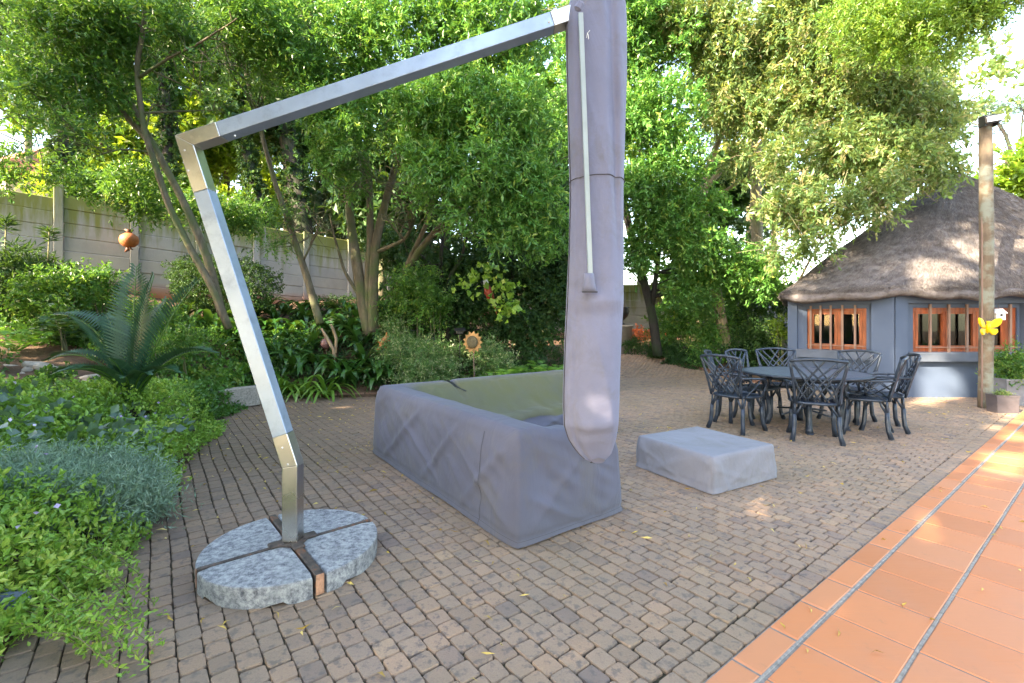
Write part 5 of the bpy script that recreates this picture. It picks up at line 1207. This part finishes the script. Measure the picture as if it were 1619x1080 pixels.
for k, (u, d, s_, lab) in enumerate([(735,8.6,.42,'lime green fern left of centre behind the sofa'),(775,8.5,.40,'low lime fern below the sunflower ornament'),(820,8.7,.55,'tall lime fern behind the middle of the sofa back'),(858,8.9,.60,'bushy fern left of the hanging umbrella cover'),(885,9.0,.55,'rightmost fern beside the hanging umbrella cover'),(790,8.9,.5,'fern between the sunflower and the tall fern'),(700,8.5,.36,'small fern at the foot of the variegated shrub')]):
    fern((u-CU)/FPX*d, d, s_*1.75, 20, 'leaf_fern', lab, 700+k, 'ferns behind the sofa')
for k, (u, d, s_) in enumerate([(105,7.4,.9),(60,7.2,.7),(150,7.8,.9),(25,6.9,.7)]):
    fern((u-CU)/FPX*d, d, s_, 14, 'leaf_fern' if k % 2 else 'leaf_dark', ['tall fern in front of the first concrete post','smaller fern at the left edge above the rubble','fern with long arching fronds left of the clay pot','low fern at the far left of the bed'][k], 720+k)

# --- cycad
cx, cy = -3.95, 4.85; cz = Hp(cx, cy); cyc = empty('cycad', (cx, cy, cz), 0, 'large blue green cycad with stiff arching fronds in the left bed', 'cycad')
MB().lathe([(.13,-.1),(.16,.05),(.15,.16),(.10,.24),(.03,.27)], 18).build('trunk', M['bark_dark'], cyc, True)
def frond(az, el, L_, bend, seed, twist=0):
    rg = np.random.default_rng(seed); n = 46; t = np.linspace(0,1,n); ang_ = el-bend*t**1.6
    ds = L_/n; r = np.cumsum(np.cos(ang_))*ds; z = np.cumsum(np.sin(ang_))*ds+.2; c = np.stack([np.cos(az)*r, np.sin(az)*r, z], 1)
    tg = nrm(np.gradient(c, axis=0)); sd = nrm(np.array([-math.sin(az), math.cos(az), 0])+0*tg); up_ = np.cross(sd*-1, tg)
    if (up_[0,2] < 0): up_ = -up_
    W_ = (.06+.19*np.sin(np.clip(t*1.08,0,1)*math.pi)**.55)*(L_/1.3); Vs = []
    ct, st_ = math.cos(twist), math.sin(twist); sd = sd*ct+up_*st_; up_ = nrm(np.cross(tg, sd))
    for s in (-1,1):
        d_ = nrm(sd*s*.86+tg*.42+up_*.30); base = c+up_*.004
        wdt = .027; q = np.stack([base-tg*wdt*.5, base+d_*W_[:,None]*.55-tg*wdt*.55, base+d_*W_[:,None], base+d_*W_[:,None]*.5+tg*wdt*.55], 1); Vs.append(q[3:])
    V = np.concatenate(Vs); fo = quads('frond', V, M['cycad'], cyc, np.clip(rg.normal(.5,.18,len(V)),0,1))
    m = MB(); m.tube(c[::3], np.linspace(.013,.004,len(c[::3])), 6); m.build('rachis', M['strap_lime'], fo, True)
for k, (az, el, L_, bd) in enumerate([(105,88,1.42,.10),(30,85,1.34,.14),(14,72,1.42,.34),(60,80,1.15,.3),(172,74,1.45,1.35),(188,70,1.05,1.75),(200,66,.85,1.7),(2,62,1.10,1.35),(-14,66,.80,1.6),(22,66,.95,1.2),(-60,72,.60,1.5),(-110,72,.70,1.35),(150,74,1.15,.8),(-85,80,.62,.9),(235,70,.75,1.5),(-35,68,.7,1.5)]):
    frond(R(az), R(el), L_, bd, k)

cyc.scale = (1.0, 1.0, 1.05)
# --- strap leaved plants: each leaf its own piece
def strap_mesh(L_, w, rise, seed):
    rg = np.random.default_rng(seed); n = 9; t = np.linspace(0,1,n); r = L_*(.75*t+.1*t*t)*(1.25-rise*.5); z = L_*(rise*1.25*t-1.05*t**2.3*(1.25-rise*.45))
    ww = w*np.sin(np.clip(t*.9+.12,0,1)*math.pi)**.6; ww[-1] = .003; m = MB(); bx = rg.normal(0,.03)*t*t*3
    V_ = np.concatenate([np.c_[r, bx-ww/2, z+ww*.18], np.c_[r, bx, z], np.c_[r, bx+ww/2, z+ww*.18]]); 
    m.add(V_, [(k*n+i, k*n+i+1, (k+1)*n+i+1, (k+1)*n+i) for k in range(2) for i in range(n-1)]); me = m.mesh('leaf', True)
    at = me.attributes.new('tint','FLOAT','FACE'); at.data.foreach_set('value', np.full(len(me.polygons), rg.random()*.8+.1)); return me
def strap_proto(name, L_, w, n, mat, seed):
    root = empty(name); rg = np.random.default_rng(seed); ms = []
    for k in range(6):
        me = strap_mesh(L_*rg.uniform(.8,1.15), w*rg.uniform(.85,1.15), rg.uniform(.55,1.0), seed*10+k); me.materials.append(M[mat]); ms.append(me)
    for k in range(n):
        o = link('leaf', ms[k % 6], None, root); o.rotation_euler = (rg.normal(0,.12), rg.normal(0,.16), k*2.4+rg.normal(0,.25)); s_ = rg.uniform(.8,1.15); o.scale = (s_,s_,s_)
    return root
pro = {'a': strap_proto('strap_leaf_plant', .74, .125, 17, 'strap', 3), 'b': strap_proto('strap_leaf_plant', .64, .11, 16, 'strap', 4), 'c': strap_proto('grassy_lily', .52, .040, 26, 'strap_lime', 5)}
used = set(); cntp = 0
def put(kind, x_, y_, s_, label, group, cat='plant'):
    global cntp
    o = pro[kind] if kind not in used else copy_tree(pro[kind]); used.add(kind); cntp += 1
    o.location = (x_, y_, Hp(x_, y_)-.02); o.rotation_euler = (0,0,rng.random()*6.28); o.scale = (s_,s_,s_); tag(o, label, cat, group)
spots = []
for row_, (d, us) in enumerate([(8.75,(395,432,470,508,545,590,622)),(9.25,(330,372,410,452,492,530,572,612)),(9.8,(300,345,388,430,470,520,560,600,640)),(10.5,(310,360,400,440,485,525,570,615)),(11.3,(420,460,500,545,590))]):
    for u in us: spots.append((row_, u+rng.normal(0,6), d+rng.normal(0,.1)))
for row_, u, d in spots:
    no_ = [q for q in spots if q[0] == row_].index((row_, u, d)); last = no_ == len([q for q in spots if q[0] == row_])-1
    put('ab'[row_ % 2], (u-CU)/FPX*d, d, rng.uniform(.85,1.15), 'dark strap leaved plant in the %s of the bank, %s' % (['front row','second row','middle row','fourth row','back row'][row_], 'last at right' if last else ['first','second','third','fourth','fifth','sixth','seventh','eighth','ninth'][no_]+' from the left'), 'strap leaved plants on the bank')
for k, (u, d, lab) in enumerate([(447,8.18,'lime edged grassy clump spilling over the kerb, nearest the umbrella post'),(483,8.20,'middle lime green grassy clump spilling over the brick kerb'),(516,8.22,'right hand lime green grassy clump on the brick kerb'),(375,8.15,'lime green grassy clump beside the concrete block')]):
    put('c', (u-CU)/FPX*d, d, 1.5, lab, 'grassy lilies along the kerb')
for k, (u, d) in enumerate([(560,8.5),(600,8.55),(575,8.9),(545,8.45)]): put('b', (u-CU)/FPX*d, d, 1.0, ['dark strap leaved plant on the kerb just right of the lime clumps','dark strap leaved plant on the kerb nearest the sofa cover','dark strap leaved plant just behind the one nearest the sofa','dark strap leaved plant touching the rightmost lime clump'][k], 'strap leaved plants on the bank')

# --- ground cover of the left bed
def cover(name, n, region, mat, L, Wf, label, hgt, seed, dens=None, K=5, up=.6, cat='ground cover', overhang=.10, tw=(.05,.13)):
    rg = np.random.default_rng(seed); x0, x1, y0, y1 = region
    px = rg.uniform(x0, x1, n*3); py = y0+(y1-y0)*rg.random(n*3)**1.35
    s_ = edist(px, py); inn = inside(px, py); sd = np.where(inn, -s_, s_)
    edge = overhang*(.6+.9*sn(np.c_[px*2.3, py*2.3, px*0]))
    kp = sd > -edge
    if dens is not None: kp &= dens(px, py)
    px, py, sd = px[kp][:n], py[kp][:n], sd[kp][:n]; T = len(px)
    z = H(px, py)+hgt*np.clip((sd+overhang)/.22, .05, 1)*rg.random(T)**.6*(1+.45*sn(np.c_[px*3.1, py*3.1, px*0+2]))
    c = np.c_[px, py, z]; td = nrm(rg.normal(0,.8,(T,3))+[0,0,up]); tl = rg.uniform(*tw, T); t = (np.arange(K)+rg.random((T,K)))/K
    base = c[:,None]+td[:,None]*(tl[:,None]*t)[...,None]; d_ = nrm(td[:,None]*.3+rg.normal(0,.8,(T,K,3))+[0,0,.25])
    Ls = L*rg.uniform(.65,1.3,T)[:,None]*rg.uniform(.6,1.3,(T,K)); ti = np.clip((rg.normal(.45,.16,T)+.34*sn(c*1.7))[:,None]+rg.normal(0,.12,(T,K)), 0, 1)
    V = leaf_quads(base.reshape(-1,3), d_.reshape(-1,3), Ls.reshape(-1), Ls.reshape(-1)*Wf, rg=rg)
    return tag(quads(name, V, M[mat], None, ti.reshape(-1)), label, cat, None, 'stuff')
silv = lambda x_, y_: (((x_+2.72)/.42)**2+((y_-2.98)/.42)**2 < 1)
rubble = lambda x_, y_: ((x_ < -5.3-.25*(y_-5.5)) & (y_ > 5.2) & (y_ < 7.3) & (x_ < -4.7))
cover('ground_cover', 20000, (-4.9,-1.5,.9,3.6), 'leaf_ground', .036, .52, 'bright green small leaved creeper spilling over the left paving edge', .30, 80, lambda a_, b_: ~silv(a_, b_), overhang=.10)
cover('ground_cover', 16000, (-8.5,-2.4,3.6,5.9), 'leaf_ground', .040, .65, 'rounded leaf ground cover round the cycad in the left bed', .26, 81, lambda a_, b_: ~rubble(a_, b_), overhang=.12)
cover('ground_cover', 9000, (-11,-3.9,5.9,9.6), 'leaf_mid', .065, .6, 'mixed low green plants on the bank below the concrete wall', .22, 82, lambda a_, b_: ~rubble(a_, b_) | (sn(np.c_[a_*2,b_*2,a_*0]) > .5))
cover('silver_shrub', 5200, (-3.4,-2.05,2.5,3.8), 'leaf_silver', .040, .16, 'silvery grey fine leaved plant in the lower left bed', .22, 83, silv, K=12, up=.9, cat='plant', overhang=.25, tw=(.12,.26))
cover('back_planting', 6500, (-5.0,4.6,8.4,13), 'leaf_dark', .06, .5, 'low dark planting on the soil behind the sofa', .16, 84)
# creeper stems reaching out on to the paving
cr = empty('creeper_runners', (0,0,0), 0, 'green creeper runners lying across the pavers at the lower left', 'creeper'); m = MB(); Vs = []; rg = np.random.default_rng(9)
for k in range(34):
    u0 = rg.uniform(0,110); v0 = rg.uniform(880,1050); u1 = u0+rg.uniform(60,165); v1 = v0+rg.uniform(-15,60)
    if v1 > 1075 and u1 > 200: u1 = 200
    p0_ = np.array([(u0-CU)/FPX*(EYE*FPX/(v0-HV)), EYE*FPX/(v0-HV), .10]); p1_ = np.array([(u1-CU)/FPX*(EYE*FPX/(v1-HV)), EYE*FPX/(v1-HV), .03])
    q = arcp(p0_, p1_, rg.uniform(.03,.12), 24); q += np.c_[rg.normal(0,.004,24), rg.normal(0,.004,24), q[:,0]*0]; m.tube(q[::3], .0022, 4)
    for _ in range(3):
        b_ = q[2:]+rg.normal(0,.012,(22,3)); Vs.append(leaf_quads(b_, nrm(rg.normal(0,1,(22,3))+[0.3,0,.5]), rg.uniform(.022,.042,22), .014, rg=rg))
m.build('stems', M['stem'], cr); V = np.concatenate(Vs); V[...,2] = np.maximum(V[...,2], .004); tag(quads('leaves', V, M['leaf_ground'], cr, np.clip(rg.normal(.5,.2,len(V)),0,1)), kind='stuff')
# broad heart leaves and small flowers in the bed
def scatter_leaves(name, n, region, mat, L, Wf, label, lift, seed, cat):
    rg = np.random.default_rng(seed); px = rg.uniform(region[0], region[1], n*3); py = rg.uniform(region[2], region[3], n*3); kp = (~inside(px, py)) & (sn(np.c_[px*2.2,py*2.2,px*0+seed]) > .1); px, py = px[kp][:n], py[kp][:n]
    c = np.c_[px, py, H(px, py)+lift*rg.uniform(.8,1.25,len(px))]; V = leaf_quads(c, nrm(rg.normal(0,.7,c.shape)+[.3,-.6,.15]), L*rg.uniform(.6,1.2,len(px)), L*Wf, fold=.1, rg=rg); return tag(quads(name, V, M[mat], None, rg.random(len(px))), label, cat, None, 'stuff')
scatter_leaves('broad_leaves', 420, (-5.6,-2.6,3.2,5.4), 'leaf_blue', .105, .8, 'broad blue green heart shaped leaves among the ground cover', .27, 12, 'leaves')
scatter_leaves('lilac_flowers', 90, (-5.2,-1.7,1.5,5.0), 'flower_lilac', .030, .9, 'tiny white and lilac flowers dotted over the ground cover', .34, 13, 'flowers')
# --- fallen leaves on the paving and moss in the joints
n = 1300; rg = np.random.default_rng(21); px = rg.uniform(-5,8,n*4); py = 1.6+9*rg.random(n*4); w_ = np.where(px < -.6, 1.0, .5)*np.where((px < 0) & (py > 4), 1.0, .55); kp = inside(px, py) & (rg.random(n*4) < w_)
px, py = px[kp][:n], py[kp][:n]; an = rg.random(len(px))*6.28; d_ = nrm(np.c_[np.cos(an), np.sin(an), rg.uniform(0,.25,len(px))]); c = np.c_[px, py, np.full(len(px), .006)]
tag(quads('fallen_leaves', leaf_quads(c, d_, rg.uniform(.02,.075,len(px)), rg.uniform(.007,.015,len(px)), fold=.4, curl=.08, rg=rg), M['litter'], None, rg.random(len(px))), 'small dry yellow leaves scattered over the brick paving', 'fallen leaves', None, 'stuff')
n = 9000; an = rg.random(n)*6.28; A_ = rg.uniform(-8,6,n); B_ = rg.uniform(.2,8.5,n); A_ = np.round(A_/PA-.5)*PA+PA*.5+rg.normal(0,.004,n); x_, y_ = ab2xy(A_, B_)
x_ = x_+.014*np.sin(y_*1.9+x_*.7)+.006*np.sin(y_*5.1); y_ = y_+.012*np.sin(x_*1.7-y_*.6)
kp = inside(x_, y_) & (sn(np.c_[x_*.9,y_*.9,x_*0+4]) > .25) & (x_ < -.5) & (y_ > 3.4); c = np.c_[x_[kp], y_[kp], np.full(kp.sum(), -.003)]; d_ = nrm(rg.normal(0,1,c.shape)*[1,1,.3]); 
tag(quads('joint_moss', leaf_quads(c, d_, rg.uniform(.008,.022,len(c)), .008, rg=rg), M['litter'], None, rg.random(len(c))), 'yellow leaf crumbs and moss caught in the paving joints', 'moss', None, 'stuff')
